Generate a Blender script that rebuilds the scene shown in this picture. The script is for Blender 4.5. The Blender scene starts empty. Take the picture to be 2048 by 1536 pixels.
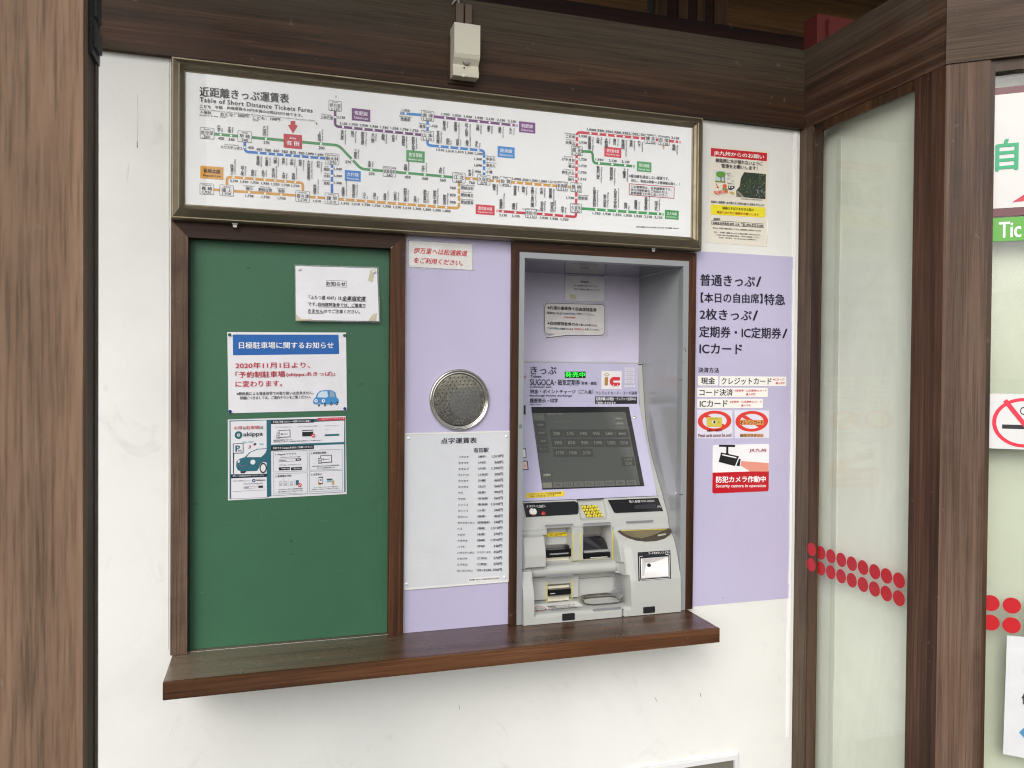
import bpy, bmesh, math, random
import numpy as np
from mathutils import Vector, Matrix
random.seed(7)
S = bpy.context.scene
COL = S.collection
rad = math.radians

# ------------------------------------------------------------------ camera
FPX, YAW, PIT, ROL = 1574.6, rad(16.994), rad(-0.808), rad(0.476)
CAM = np.array([0.0, -2.3, 1.5])
_f = np.array([math.sin(YAW)*math.cos(PIT), math.cos(YAW)*math.cos(PIT), math.sin(PIT)])
_r = np.array([math.cos(YAW), -math.sin(YAW), 0.0])
_u = np.cross(_r, _f)
CR = _r*math.cos(ROL) + _u*math.sin(ROL)
CU = -_r*math.sin(ROL) + _u*math.cos(ROL)
cd = bpy.data.cameras.new('camera'); cam = bpy.data.objects.new('camera', cd); COL.objects.link(cam)
m = Matrix.Identity(4)
for i in range(3):
    m[i][0], m[i][1], m[i][2], m[i][3] = CR[i], CU[i], -_f[i], CAM[i]
cam.matrix_world = m
cd.sensor_width = 36; cd.lens = 36*FPX/2048
cd.clip_start = 0.05; cd.clip_end = 3000
cd.dof.use_dof = True; cd.dof.focus_distance = 2.45; cd.dof.aperture_fstop = 8
S.camera = cam

# ------------------------------------------------------------------ world and sun
SUN_EL, SUN_AZ = 35.0, 212.0      # azimuth clockwise from +Y
W = bpy.data.worlds.new('World'); S.world = W; W.use_nodes = True
nt = W.node_tree
bgn = nt.nodes['Background']
sky = nt.nodes.new('ShaderNodeTexSky'); sky.sky_type = 'NISHITA'; sky.sun_disc = False
sky.sun_elevation = rad(SUN_EL); sky.sun_rotation = rad(SUN_AZ)
sky.air_density = 1.0; sky.dust_density = 4.0; sky.ozone_density = 1.0
hs = nt.nodes.new('ShaderNodeHueSaturation'); hs.inputs['Saturation'].default_value = 0.30
nt.links.new(sky.outputs[0], hs.inputs['Color']); nt.links.new(hs.outputs[0], bgn.inputs[0])
bgn.inputs[1].default_value = 0.15
sl = bpy.data.lights.new('sun', 'SUN'); so = bpy.data.objects.new('sun', sl); COL.objects.link(so)
sl.energy = 0.5; sl.angle = rad(60); sl.color = (1.0, 0.985, 0.96)
d = Vector((math.sin(rad(SUN_AZ))*math.cos(rad(SUN_EL)), math.cos(rad(SUN_AZ))*math.cos(rad(SUN_EL)), math.sin(rad(SUN_EL))))
so.rotation_euler = d.to_track_quat('Z', 'Y').to_euler()
vs = S.view_settings
vs.view_transform = 'Standard'; vs.look = 'None'; vs.gamma = 1.0; vs.exposure = 0.38
vs.use_curve_mapping = False
S.cycles.max_bounces = 10; S.cycles.diffuse_bounces = 6; S.cycles.glossy_bounces = 5
S.cycles.transparent_max_bounces = 12; S.cycles.transmission_bounces = 6
S.cycles.pixel_filter_type = 'BLACKMAN_HARRIS'; S.cycles.filter_width = 1.15
S.cycles.use_denoising = True; S.cycles.sample_clamp_indirect = 6

# ------------------------------------------------------------------ helpers
def tag(o, label=None, cat=None, group=None, kind=None):
    if label: o['label'] = label
    if cat: o['category'] = cat
    if group: o['group'] = group
    if kind: o['kind'] = kind
    elif cat: o['kind'] = 'thing'
    return o
def thing(name, label, cat, loc=(0, 0, 0), group=None):
    o = bpy.data.objects.new(name, None); COL.objects.link(o); o.location = loc
    o.empty_display_size = 0.1
    return tag(o, label, cat, group)
def link_mesh(name, me, mt, parent=None, smooth=False):
    o = bpy.data.objects.new(name, me); COL.objects.link(o)
    if mt is not None: me.materials.append(mt)
    if smooth: me.polygons.foreach_set('use_smooth', [True]*len(me.polygons))
    if parent is not None:
        o.parent = parent
        p, off = parent, Vector((0, 0, 0))
        while p is not None: off += p.location; p = p.parent
        o.matrix_parent_inverse = Matrix.Translation(-off)
    return o
def mesh(name, verts, faces, mt, parent=None, smooth=False):
    me = bpy.data.meshes.new(name); me.from_pydata([tuple(v) for v in verts], [], faces); me.validate(); me.update()
    return link_mesh(name, me, mt, parent, smooth)
def bm_obj(name, bm, mt, parent=None, smooth=False, bev=0, seg=2):
    if bev: bmesh.ops.bevel(bm, geom=[e for e in bm.edges if len(e.link_faces) == 2 and e.calc_face_angle(0) > 0.5], offset=bev, segments=seg, affect='EDGES', profile=0.6)
    bmesh.ops.recalc_face_normals(bm, faces=bm.faces)
    me = bpy.data.meshes.new(name); bm.to_mesh(me); bm.free()
    return link_mesh(name, me, mt, parent, smooth)
def bxm(bm, lo, hi, rotz=0, piv=None):
    vs_ = [bm.verts.new((x, y, z)) for x in (lo[0], hi[0]) for y in (lo[1], hi[1]) for z in (lo[2], hi[2])]
    for f in ((0, 1, 3, 2), (4, 6, 7, 5), (0, 4, 5, 1), (2, 3, 7, 6), (0, 2, 6, 4), (1, 5, 7, 3)):
        bm.faces.new([vs_[i] for i in f])
    if rotz: bmesh.ops.rotate(bm, verts=vs_, cent=piv, matrix=Matrix.Rotation(rotz, 3, 'Z'))
    return vs_
def box(name, lo, hi, mt, parent=None, bev=0.002, rotz=0, piv=None, seg=2):
    bm = bmesh.new(); bxm(bm, lo, hi, rotz, piv)
    return bm_obj(name, bm, mt, parent, bev=bev, seg=seg)
def prism(name, plane, pts, back, front, mt, parent=None, bev=0):
    """outline in plane coordinates pushed out from offset back to offset front"""
    a = [plane.w(u, v, back) for u, v in pts]; b = [plane.w(u, v, front) for u, v in pts]
    n = len(pts); bm = bmesh.new()
    va = [bm.verts.new(p) for p in a]; vb = [bm.verts.new(p) for p in b]
    bm.faces.new(va); bm.faces.new(vb)
    for i in range(n): bm.faces.new((va[i], va[(i+1) % n], vb[(i+1) % n], vb[i]))
    return bm_obj(name, bm, mt, parent, bev=bev)

class Plane:
    """a real plane in the place: origin, u and v directions, n towards the viewer"""
    def __init__(s, o, u, v):
        s.o = np.array(o, float); s.u = np.array(u, float); s.u /= np.linalg.norm(s.u)
        s.v = np.array(v, float); s.v /= np.linalg.norm(s.v); s.n = np.cross(s.u, s.v); s.n /= np.linalg.norm(s.n)
    def w(s, u, v, off=0.0): return Vector(s.o + s.u*u + s.v*v + s.n*off)
    def at(s, px, py, off=0.0):
        d_ = CR*(px-1024)/FPX - CU*(py-768)/FPX + _f
        o = s.o + s.n*off
        t = ((o-CAM) @ s.n)/(d_ @ s.n)
        q = CAM + d_*t - s.o
        return np.array([q @ s.u, q @ s.v])
    def loc(s, cx, cy, w, h, off=0.0):
        c = s.at(cx, cy, off); a = s.at(cx-w/2, cy, off); b = s.at(cx+w/2, cy, off)
        e = s.at(cx, cy-h/2, off); g = s.at(cx, cy+h/2, off)
        return c, abs(b[0]-a[0]), abs(e[1]-g[1])
def FR(Y): return Plane((0, Y, 0), (1, 0, 0), (0, 0, 1))
def at(px, py, Y): 
    q = FR(Y).at(px, py); return q[0], q[1]

# ------------------------------------------------------------------ materials
def lin(h):
    if isinstance(h, str):
        h = h.lstrip('#'); c = [int(h[i:i+2], 16)/255 for i in (0, 2, 4)]
    else: c = h
    return tuple((x/12.92 if x <= 0.04045 else ((x+0.055)/1.055)**2.4) for x in c) + (1.0,)
_M = {}
class NT:
    def __init__(s, name):
        s.m = bpy.data.materials.new(name); s.m.use_nodes = True; s.t = s.m.node_tree
        s.b = s.t.nodes['Principled BSDF']; s.tc = s.t.nodes.new('ShaderNodeTexCoord')
    def n(s, ty, **kw):
        x = s.t.nodes.new(ty)
        for k, v in kw.items(): setattr(x, k, v)
        return x
    def l(s, a, b): s.t.links.new(a, b)
    def mapping(s, scale, rot=(0, 0, 0), loc=(0, 0, 0)):
        mp = s.n('ShaderNodeMapping'); s.l(s.tc.outputs['Object'], mp.inputs[0])
        mp.inputs['Scale'].default_value = scale; mp.inputs['Rotation'].default_value = rot; mp.inputs['Location'].default_value = loc
        return mp.outputs[0]
    def noise(s, vec, scale=1.0, detail=4, rough=0.6, dist=0.0):
        x = s.n('ShaderNodeTexNoise'); x.inputs['Scale'].default_value = scale; x.inputs['Detail'].default_value = detail
        x.inputs['Roughness'].default_value = rough; x.inputs['Distortion'].default_value = dist; s.l(vec, x.inputs['Vector'])
        return x.outputs[0]
    def ramp(s, fac, stops):
        x = s.n('ShaderNodeValToRGB'); s.l(fac, x.inputs[0]); e = x.color_ramp.elements
        while len(e) < len(stops): e.new(0.5)
        for i, (p, c) in enumerate(stops):
            e[i].position = p; e[i].color = c if len(c) == 4 else tuple(c)+(1,)
        return x.outputs[0]
    def mix(s, fac, a, b, mode='MIX'):
        x = s.n('ShaderNodeMix', data_type='RGBA', blend_type=mode)
        for k, v in ((0, fac), (6, a), (7, b)):
            if hasattr(v, 'is_linked') or isinstance(v, bpy.types.NodeSocket): s.l(v, x.inputs[k])
            else: x.inputs[k].default_value = v
        return x.outputs[2]
    def bump(s, h, strength=0.3, dist=0.001, prev=None):
        x = s.n('ShaderNodeBump'); x.inputs['Strength'].default_value = strength; x.inputs['Distance'].default_value = dist
        s.l(h, x.inputs['Height'])
        if prev is not None: s.l(prev, x.inputs['Normal'])
        s.l(x.outputs[0], s.b.inputs['Normal']); return x.outputs[0]
    def set(s, **kw):
        for k, v in kw.items(): s.b.inputs[k.replace('_', ' ')].default_value = v
g = lambda v: (v, v, v, 1)

def flat(col, rough=0.45, metal=0.0, spec=0.5, name=None, var=0.06, emit=0.0, coat=0.0):
    key = ('flat', str(col), rough, metal, spec, emit, coat)
    if key in _M: return _M[key]
    t = NT(name or 'print_'+str(col).strip('#')); c = lin(col)
    n_ = t.noise(t.mapping((9, 9, 9)), 1.0, 3)
    a = tuple(x*(1-var) for x in c[:3])+(1,)
    t.l(t.ramp(n_, [(0.3, a), (0.7, c)]), t.b.inputs['Base Color'])
    t.set(Roughness=rough, Metallic=metal, Specular_IOR_Level=spec, Coat_Weight=coat, Coat_Roughness=0.15)
    if emit: t.b.inputs['Emission Color'].default_value = c; t.b.inputs['Emission Strength'].default_value = emit
    _M[key] = t.m; return t.m

def wood(name, dark, mid, light, axis='z', gray=0.0, graycol='6a6055', rough=0.55, seed=0.0, fine=1.0, gfun=None, spec=0.25, al=0.9, crack=0.35):
    t = NT(name); fine *= 1.7
    ac, hi = 16*fine, 140*fine
    rot = (0, 0, 0)
    if axis == 'x': s1, s2, s3 = (al, ac, ac), (al*4, hi, hi), (0.35, 6, 6)
    elif axis == 'y': s1, s2, s3 = (ac, al, ac), (hi, al*4, hi), (6, 0.35, 6)
    elif axis == 'b': s1, s2, s3 = (al, ac, ac), (al*4, hi, hi), (0.35, 6, 6); rot = (0, 0, rad(38.16))
    else: s1, s2, s3 = (ac, ac, al), (hi, hi, al*4), (6, 6, 0.35)
    v0 = t.mapping((1, 1, 1), rot, (seed, seed*1.7, seed*0.6))
    def mp(sc):
        x = t.n('ShaderNodeMapping'); t.l(v0, x.inputs[0]); x.inputs['Scale'].default_value = sc; return x.outputs[0]
    n1 = t.noise(mp(s1), 1.0, 6, 0.62, 0.9)
    n2 = t.noise(mp(s2), 1.0, 5, 0.65, 0.2)
    n3 = t.noise(mp(s3), 1.0, 3, 0.55, 0.6)
    base = t.ramp(n1, [(0.28, lin(dark)), (0.5, lin(mid)), (0.74, lin(light))])
    band = t.ramp(n3, [(0.33, g(0.55)), (0.5, g(0.95)), (0.68, g(1.25))])
    c = t.mix(0.85, base, band, 'MULTIPLY')
    fib = t.ramp(n2, [(0.36, g(0.5)), (0.52, g(1.0)), (0.72, g(1.25))])
    c = t.mix(0.75, c, fib, 'MULTIPLY')
    n4 = t.noise(mp((3.1, 3.1, 3.1)), 1.0, 6, 0.65, 0.4)
    gm = t.ramp(n4, [(0.42-gray*0.3, g(0)), (0.68-gray*0.2, g(min(1, gray*1.5)))])
    if gfun is not None: gm = gfun(t, gm)
    gc = t.mix(0.8, lin(graycol), fib, 'MULTIPLY')
    c = t.mix(gm, c, gc)
    n6 = t.noise(mp(tuple(x*0.55 if x > 10 else x*0.35 for x in s2)), 1.0, 2, 0.5, 0.3)
    c = t.mix(t.ramp(n6, [(0.66, g(0)), (0.72, g(crack))]), c, lin('120a07'))
    n7 = t.noise(mp(tuple(x*2.2 for x in s1)), 1.0, 7, 0.75, 0.5)
    c = t.mix(t.ramp(n7, [(0.56, g(0)), (0.74, g(0.12+gray*0.4))]), c, lin(graycol))
    # rubbed dark stains and pale specks
    n5 = t.noise(mp((26, 26, 26)), 1.0, 4, 0.6)
    c = t.mix(t.ramp(n5, [(0.68, g(0)), (0.76, g(0.35))]), c, lin('8a7d70'))
    t.l(c, t.b.inputs['Base Color'])
    rr = t.ramp(n4, [(0.35, g(rough-0.1)), (0.7, g(min(1, rough+0.2)))])
    t.l(rr, t.b.inputs['Roughness'])
    t.set(Specular_IOR_Level=spec)
    b1 = t.bump(n2, 0.35, 0.0012); t.bump(n1, 0.35, 0.002, b1)
    return t.m

def plaster(name, col, smudge='8f8c84', amt=0.25, rough=0.6, seed=0, bump=0.25):
    t = NT(name); v = t.mapping((1, 1, 1), loc=(seed, seed, seed))
    n1 = t.noise(v, 1.6, 5, 0.6, 0.5); n2 = t.noise(v, 7.0, 7, 0.7, 1.2); n3 = t.noise(v, 140, 3, 0.5)
    c0 = lin(col); c1 = tuple(x*0.91 for x in c0[:3])+(1,)
    c = t.ramp(n1, [(0.35, c1), (0.62, c0)])
    c = t.mix(t.ramp(n2, [(0.60, g(0)), (0.78, g(amt))]), c, lin(smudge))
    # thin scratches
    vv = t.mapping((60, 60, 5), (0.3, 0.4, 0.2)); n4 = t.noise(vv, 1.0, 2, 0.5)
    c = t.mix(t.ramp(n4, [(0.76, g(0)), (0.80, g(amt*0.9))]), c, lin('77736b'))
    t.l(c, t.b.inputs['Base Color']); t.set(Roughness=rough, Specular_IOR_Level=0.35)
    n5 = t.noise(v, 22, 4, 0.6)
    b_ = t.bump(n3, bump, 0.0006); b2 = t.bump(n5, bump*1.3, 0.003, b_); t.bump(t.noise(v, 3.5, 4, 0.6, 1.5), bump, 0.012, b2)
    return t.m

def laminate(name, col, wrinkle=0.5, seed=0, rough=0.35):
    t = NT(name); v = t.mapping((1, 1, 1), loc=(seed, seed, seed))
    n1 = t.noise(v, 9, 4, 0.6, 1.2); n2 = t.noise(v, 45, 4, 0.6, 2.0)
    c0 = lin(col); c1 = tuple(x*0.93 for x in c0[:3])+(1,)
    t.l(t.ramp(n1, [(0.35, c1), (0.65, c0)]), t.b.inputs['Base Color'])
    t.set(Roughness=rough, Coat_Weight=0.9, Coat_Roughness=0.08)
    b1 = t.bump(n1, wrinkle, 0.006); t.bump(n2, wrinkle*0.5, 0.0015, b1)
    x = [l_.from_socket for l_ in t.t.links if l_.to_socket == t.b.inputs['Normal']][0]
    t.l(x, t.b.inputs['Coat Normal'])
    return t.m
def clearfilm(name, tint=(1, 1, 1, 1), wrinkle=0.6, fac=0.12, rough=0.06):
    t = NT(name); v = t.mapping((1, 1, 1)); n1 = t.noise(v, 28, 4, 0.6, 2.5); n2 = t.noise(v, 6, 2)
    t.set(Roughness=rough, Specular_IOR_Level=0.6); t.b.inputs['Base Color'].default_value = lin('d9dadb')
    b1 = t.bump(n1, wrinkle, 0.006); t.bump(n2, wrinkle, 0.01, b1)
    tr = t.n('ShaderNodeBsdfTransparent'); tr.inputs[0].default_value = tint
    gl = t.n('ShaderNodeBsdfGlossy'); gl.inputs['Roughness'].default_value = rough
    fr_ = t.n('ShaderNodeFresnel'); fr_.inputs[0].default_value = 1.5
    ge = t.n('ShaderNodeNewGeometry'); fr = t.n('ShaderNodeMix', data_type='FLOAT'); t.l(ge.outputs['Backfacing'], fr.inputs[0]); t.l(fr_.outputs[0], fr.inputs[2]); fr.inputs[3].default_value = 0.03
    nb = [l_.from_socket for l_ in t.t.links if l_.to_socket == t.b.inputs['Normal']][0]
    t.l(nb, gl.inputs['Normal']); t.l(nb, fr_.inputs['Normal'])
    m1 = t.n('ShaderNodeMixShader'); t.l(fr.outputs[0], m1.inputs[0]); t.l(tr.outputs[0], m1.inputs[1]); t.l(gl.outputs[0], m1.inputs[2])
    m2 = t.n('ShaderNodeMixShader'); m2.inputs[0].default_value = fac; t.l(m1.outputs[0], m2.inputs[1]); t.l(t.b.outputs[0], m2.inputs[2])
    out = [x for x in t.t.nodes if x.type == 'OUTPUT_MATERIAL'][0]; t.l(m2.outputs[0], out.inputs[0])
    return t.m
def pane_glass(name, tint=(1, 1, 1, 1), ior=1.5, rough=0.0, dust=0.03, wob=0.0):
    t = NT(name)
    tr = t.n('ShaderNodeBsdfTransparent'); tr.inputs[0].default_value = tint
    gl = t.n('ShaderNodeBsdfGlossy'); gl.inputs['Roughness'].default_value = rough
    fr_ = t.n('ShaderNodeFresnel'); fr_.inputs[0].default_value = ior
    ge = t.n('ShaderNodeNewGeometry'); fr = t.n('ShaderNodeMix', data_type='FLOAT'); t.l(ge.outputs['Backfacing'], fr.inputs[0]); t.l(fr_.outputs[0], fr.inputs[2]); fr.inputs[3].default_value = 0.03
    m1 = t.n('ShaderNodeMixShader'); t.l(fr.outputs[0], m1.inputs[0]); t.l(tr.outputs[0], m1.inputs[1]); t.l(gl.outputs[0], m1.inputs[2])
    df = t.n('ShaderNodeBsdfDiffuse'); df.inputs[0].default_value = lin('b9bbb4')
    nn = t.noise(t.mapping((1, 1, 0.5)), 5, 6, 0.7, 0.8)
    mr = t.n('ShaderNodeMapRange'); t.l(nn, mr.inputs[0]); mr.inputs[1].default_value = 0.35; mr.inputs[2].default_value = 0.8; mr.inputs[3].default_value = 0; mr.inputs[4].default_value = dust*2
    m2 = t.n('ShaderNodeMixShader'); t.l(mr.outputs[0], m2.inputs[0]); t.l(m1.outputs[0], m2.inputs[1]); t.l(df.outputs[0], m2.inputs[2])
    if wob:
        b_ = t.n('ShaderNodeBump'); b_.inputs['Strength'].default_value = wob; b_.inputs['Distance'].default_value = 0.01
        t.l(t.noise(t.mapping((1, 1, 1)), 1.6, 2), b_.inputs['Height']); t.l(b_.outputs[0], gl.inputs['Normal'])
    out = [x for x in t.t.nodes if x.type == 'OUTPUT_MATERIAL'][0]; t.l(m2.outputs[0], out.inputs[0])
    return t.m

def metal(name, col, rough=0.3, brush=0.0, seed=0, spots=0.1, metallic=1.0):
    t = NT(name); n1 = t.noise(t.mapping((1, 1, 1), loc=(seed, 0, 0)), 14, 5, 0.65, 0.8)
    c0 = lin(col); c1 = tuple(x*(1-spots*2.5) for x in c0[:3])+(1,)
    t.l(t.ramp(n1, [(0.3, c1), (0.6, c0)]), t.b.inputs['Base Color'])
    t.l(t.ramp(n1, [(0.3, g(rough*1.5)), (0.7, g(rough))]), t.b.inputs['Roughness'])
    t.set(Metallic=metallic)
    if brush: t.bump(t.noise(t.mapping((2, 300, 300)), 1, 2), brush, 0.0005)
    return t.m

def topgray(z0, z1, amt):
    def f(t, gm):
        sp = t.n('ShaderNodeSeparateXYZ'); t.l(t.tc.outputs['Object'], sp.inputs[0])
        nz = t.noise(t.mapping((1.2, 1.2, 5)), 1, 3)
        ad = t.n('ShaderNodeMath', operation='MULTIPLY_ADD'); t.l(nz, ad.inputs[0]); ad.inputs[1].default_value = 0.10; t.l(sp.outputs[2], ad.inputs[2])
        mr = t.n('ShaderNodeMapRange'); t.l(ad.outputs[0], mr.inputs[0]); mr.inputs[1].default_value = z0+0.05; mr.inputs[2].default_value = z1+0.05
        mr.inputs[4].default_value = amt
        return t.mix(1.0, gm, mr.outputs[0], 'ADD')
    return f
def leftgray(x0, x1, amt):
    def f(t, gm):
        sp = t.n('ShaderNodeSeparateXYZ'); t.l(t.tc.outputs['Object'], sp.inputs[0])
        nz = t.noise(t.mapping((1.5, 9, 9)), 1, 4)
        ad = t.n('ShaderNodeMath', operation='MULTIPLY_ADD'); t.l(nz, ad.inputs[0]); ad.inputs[1].default_value = 0.8; t.l(sp.outputs[0], ad.inputs[2])
        mr = t.n('ShaderNodeMapRange'); t.l(ad.outputs[0], mr.inputs[0]); mr.inputs[1].default_value = x0+0.4; mr.inputs[2].default_value = x1+0.4
        mr.inputs[3].default_value = amt; mr.inputs[4].default_value = 0
        return t.mix(1.0, gm, mr.outputs[0], 'ADD')
    return f

M_BEAM = wood('beam_wood', '190d07', '402716', '67462f', 'x', 0.12, '4a4234', 0.5, 1.0, gfun=topgray(2.40, 2.55, 0.75))
M_BEAMA = wood('side_beam_wood', '24140e', '4e3225', '795a48', 'y', 0.2, '5a5044', 0.5, 3.0, gfun=topgray(2.44, 2.56, 0.6))
M_BEAMB = wood('corner_beam_wood', '2f211a', '4c382d', '6e5a4b', 'b', 0.35, '5c5044', 0.6, 5.0)
M_POSTR = wood('post_wood', '2c1b14', '4c3529', '7c6352', 'z', 0.35, '6b584b', 0.55, 2.0)
M_POSTR2 = wood('post_side_wood', '28170f', '4a2f22', '6b4c3a', 'z', 0.1, '5f5045', 0.5, 4.0)
M_POSTL = wood('weathered_lit_post_wood', '604939', '755b49', '886d59', 'z', 0.4, '806a57', 0.75, 6.0, al=1.7, spec=0.2, crack=0.05, fine=0.8)  # weathered wood, base made paler for the stronger light on this post
M_POSTLD = wood('post_rebate_wood', '2a231c', '4a3d32', '63523f', 'z', 0.3, '575043', 0.6, 6.5)
M_FRAME = wood('board_frame_wood', '24150e', '422b1e', '634735', 'z', 0.45, '746050', 0.55, 8.0)
M_FRAMEX = wood('board_frame_wood_rail', '20120c', '38231a', '533929', 'x', 0.15, '5f4c3e', 0.55, 8.5)
M_NFRAME = wood('niche_frame_wood', '24130a', '462a19', '6e482c', 'z', 0.02, '6b5544', 0.45, 9.0)
M_NFRAMEX = wood('niche_frame_wood_rail', '24130a', '402616', '664229', 'x', 0.02, '6b5544', 0.45, 9.5)
M_SILL = wood('sill_wood', '3c2718', '573a27', '735139', 'x', 0.0, '7f7566', 0.24, 11.0, gfun=leftgray(-0.1, 0.5, 0.75), spec=0.6)
M_SILLE = wood('sill_edge_wood', '38210f', '57361f', '714a30', 'x', 0.05, '6f5a48', 0.45, 12.0)
M_JAMB = wood('jamb_wood', '2c1d14', '4a3527', '6b5341', 'z', 0.4, '6f6153', 0.6, 13.0)
M_STILE = wood('stile_wood', '2a1a11', '46301f', '5f4531', 'z', 0.05, '6f6153', 0.4, 14.0)
M_SOFFIT = wood('soffit_wood', '3a2610', '5b3f1e', '74552c', 'x', 0.0, '5b5040', 0.5, 15.0)
M_DARKW = wood('dark_rail_wood', '120705', '260f0a', '3a1b12', 'x', 0.0, '3a3028', 0.5, 16.0)
M_WALL = plaster('white_plaster', 'e2e3df', amt=0.24, bump=0.2)
M_LILAC = plaster('lilac_sheet', 'bcb7d3', smudge='a9a3bd', amt=0.12, rough=0.38, bump=0.12)
M_GREEN = plaster('green_paint', '3c694e', smudge='2c503c', amt=0.5, rough=0.42, seed=3, bump=0.16)
M_SIGNF = metal('bronze_anodised', '8d8470', 0.42, 0.05, spots=0.03)
M_PANEL = flat('eff0f0', 0.4, name='fare_panel_white', var=0.03)
M_STEEL = flat('999d9f', 0.38, metal=0.25, name='grey_painted_steel', var=0.04)
M_LINER = flat('a8abad', 0.2, metal=0.15, name='grey_glossy_liner')
M_LILACG = flat('d2cce3', 0.3, name='niche_back_lilac')
M_PLAST = flat('b0b2ae', 0.38, name='machine_plastic', var=0.03)
M_PLAST2 = flat('c3c3bd', 0.42, name='machine_plastic_inner', var=0.03)
M_BLACK = flat('0b0b0d', 0.22, name='gloss_black')
M_BLACKM = flat('151517', 0.5, name='matt_black')
M_CREAM = flat('e3dcc6', 0.4, name='cream_plastic')
M_CHROME = metal('chrome', 'd8d6cf', 0.12, spots=0.12)
M_STAIN = metal('stainless', 'b9b7b0', 0.28, spots=0.1)
M_GRILLE = metal('grille_plate', 'a5a296', 0.16, spots=0.2)
M_TAPE = clearfilm('aged_tape', (0.97, 0.93, 0.84, 1), 0.8, 0.35, 0.12)
M_FILM = clearfilm('clear_pouch', (1, 1, 1, 1), 0.5, 0.10, 0.08)
M_GLASS = pane_glass('window_glass', (0.97, 0.985, 0.97, 1), 1.5, 0.0, 0.03, 0.05)
M_GLASSF = pane_glass('fare_glass', (1, 1, 1, 1), 1.3, 0.03, 0.0)
M_BLINDB = plaster('cream_blind_front', 'cfd2c0', smudge='c2c5b2', amt=0.1, rough=0.8, seed=4, bump=0.1)  # same blind as the side one, darkened to offset stronger light here
M_BLIND = plaster('cream_blind', 'f4f5ea', smudge='d9dbcb', amt=0.1, rough=0.8, seed=9, bump=0.1)  # same blind, base raised to make up for weak light behind the glass
M_RED = flat('b8141f', 0.35, name='red_vinyl')

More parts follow.
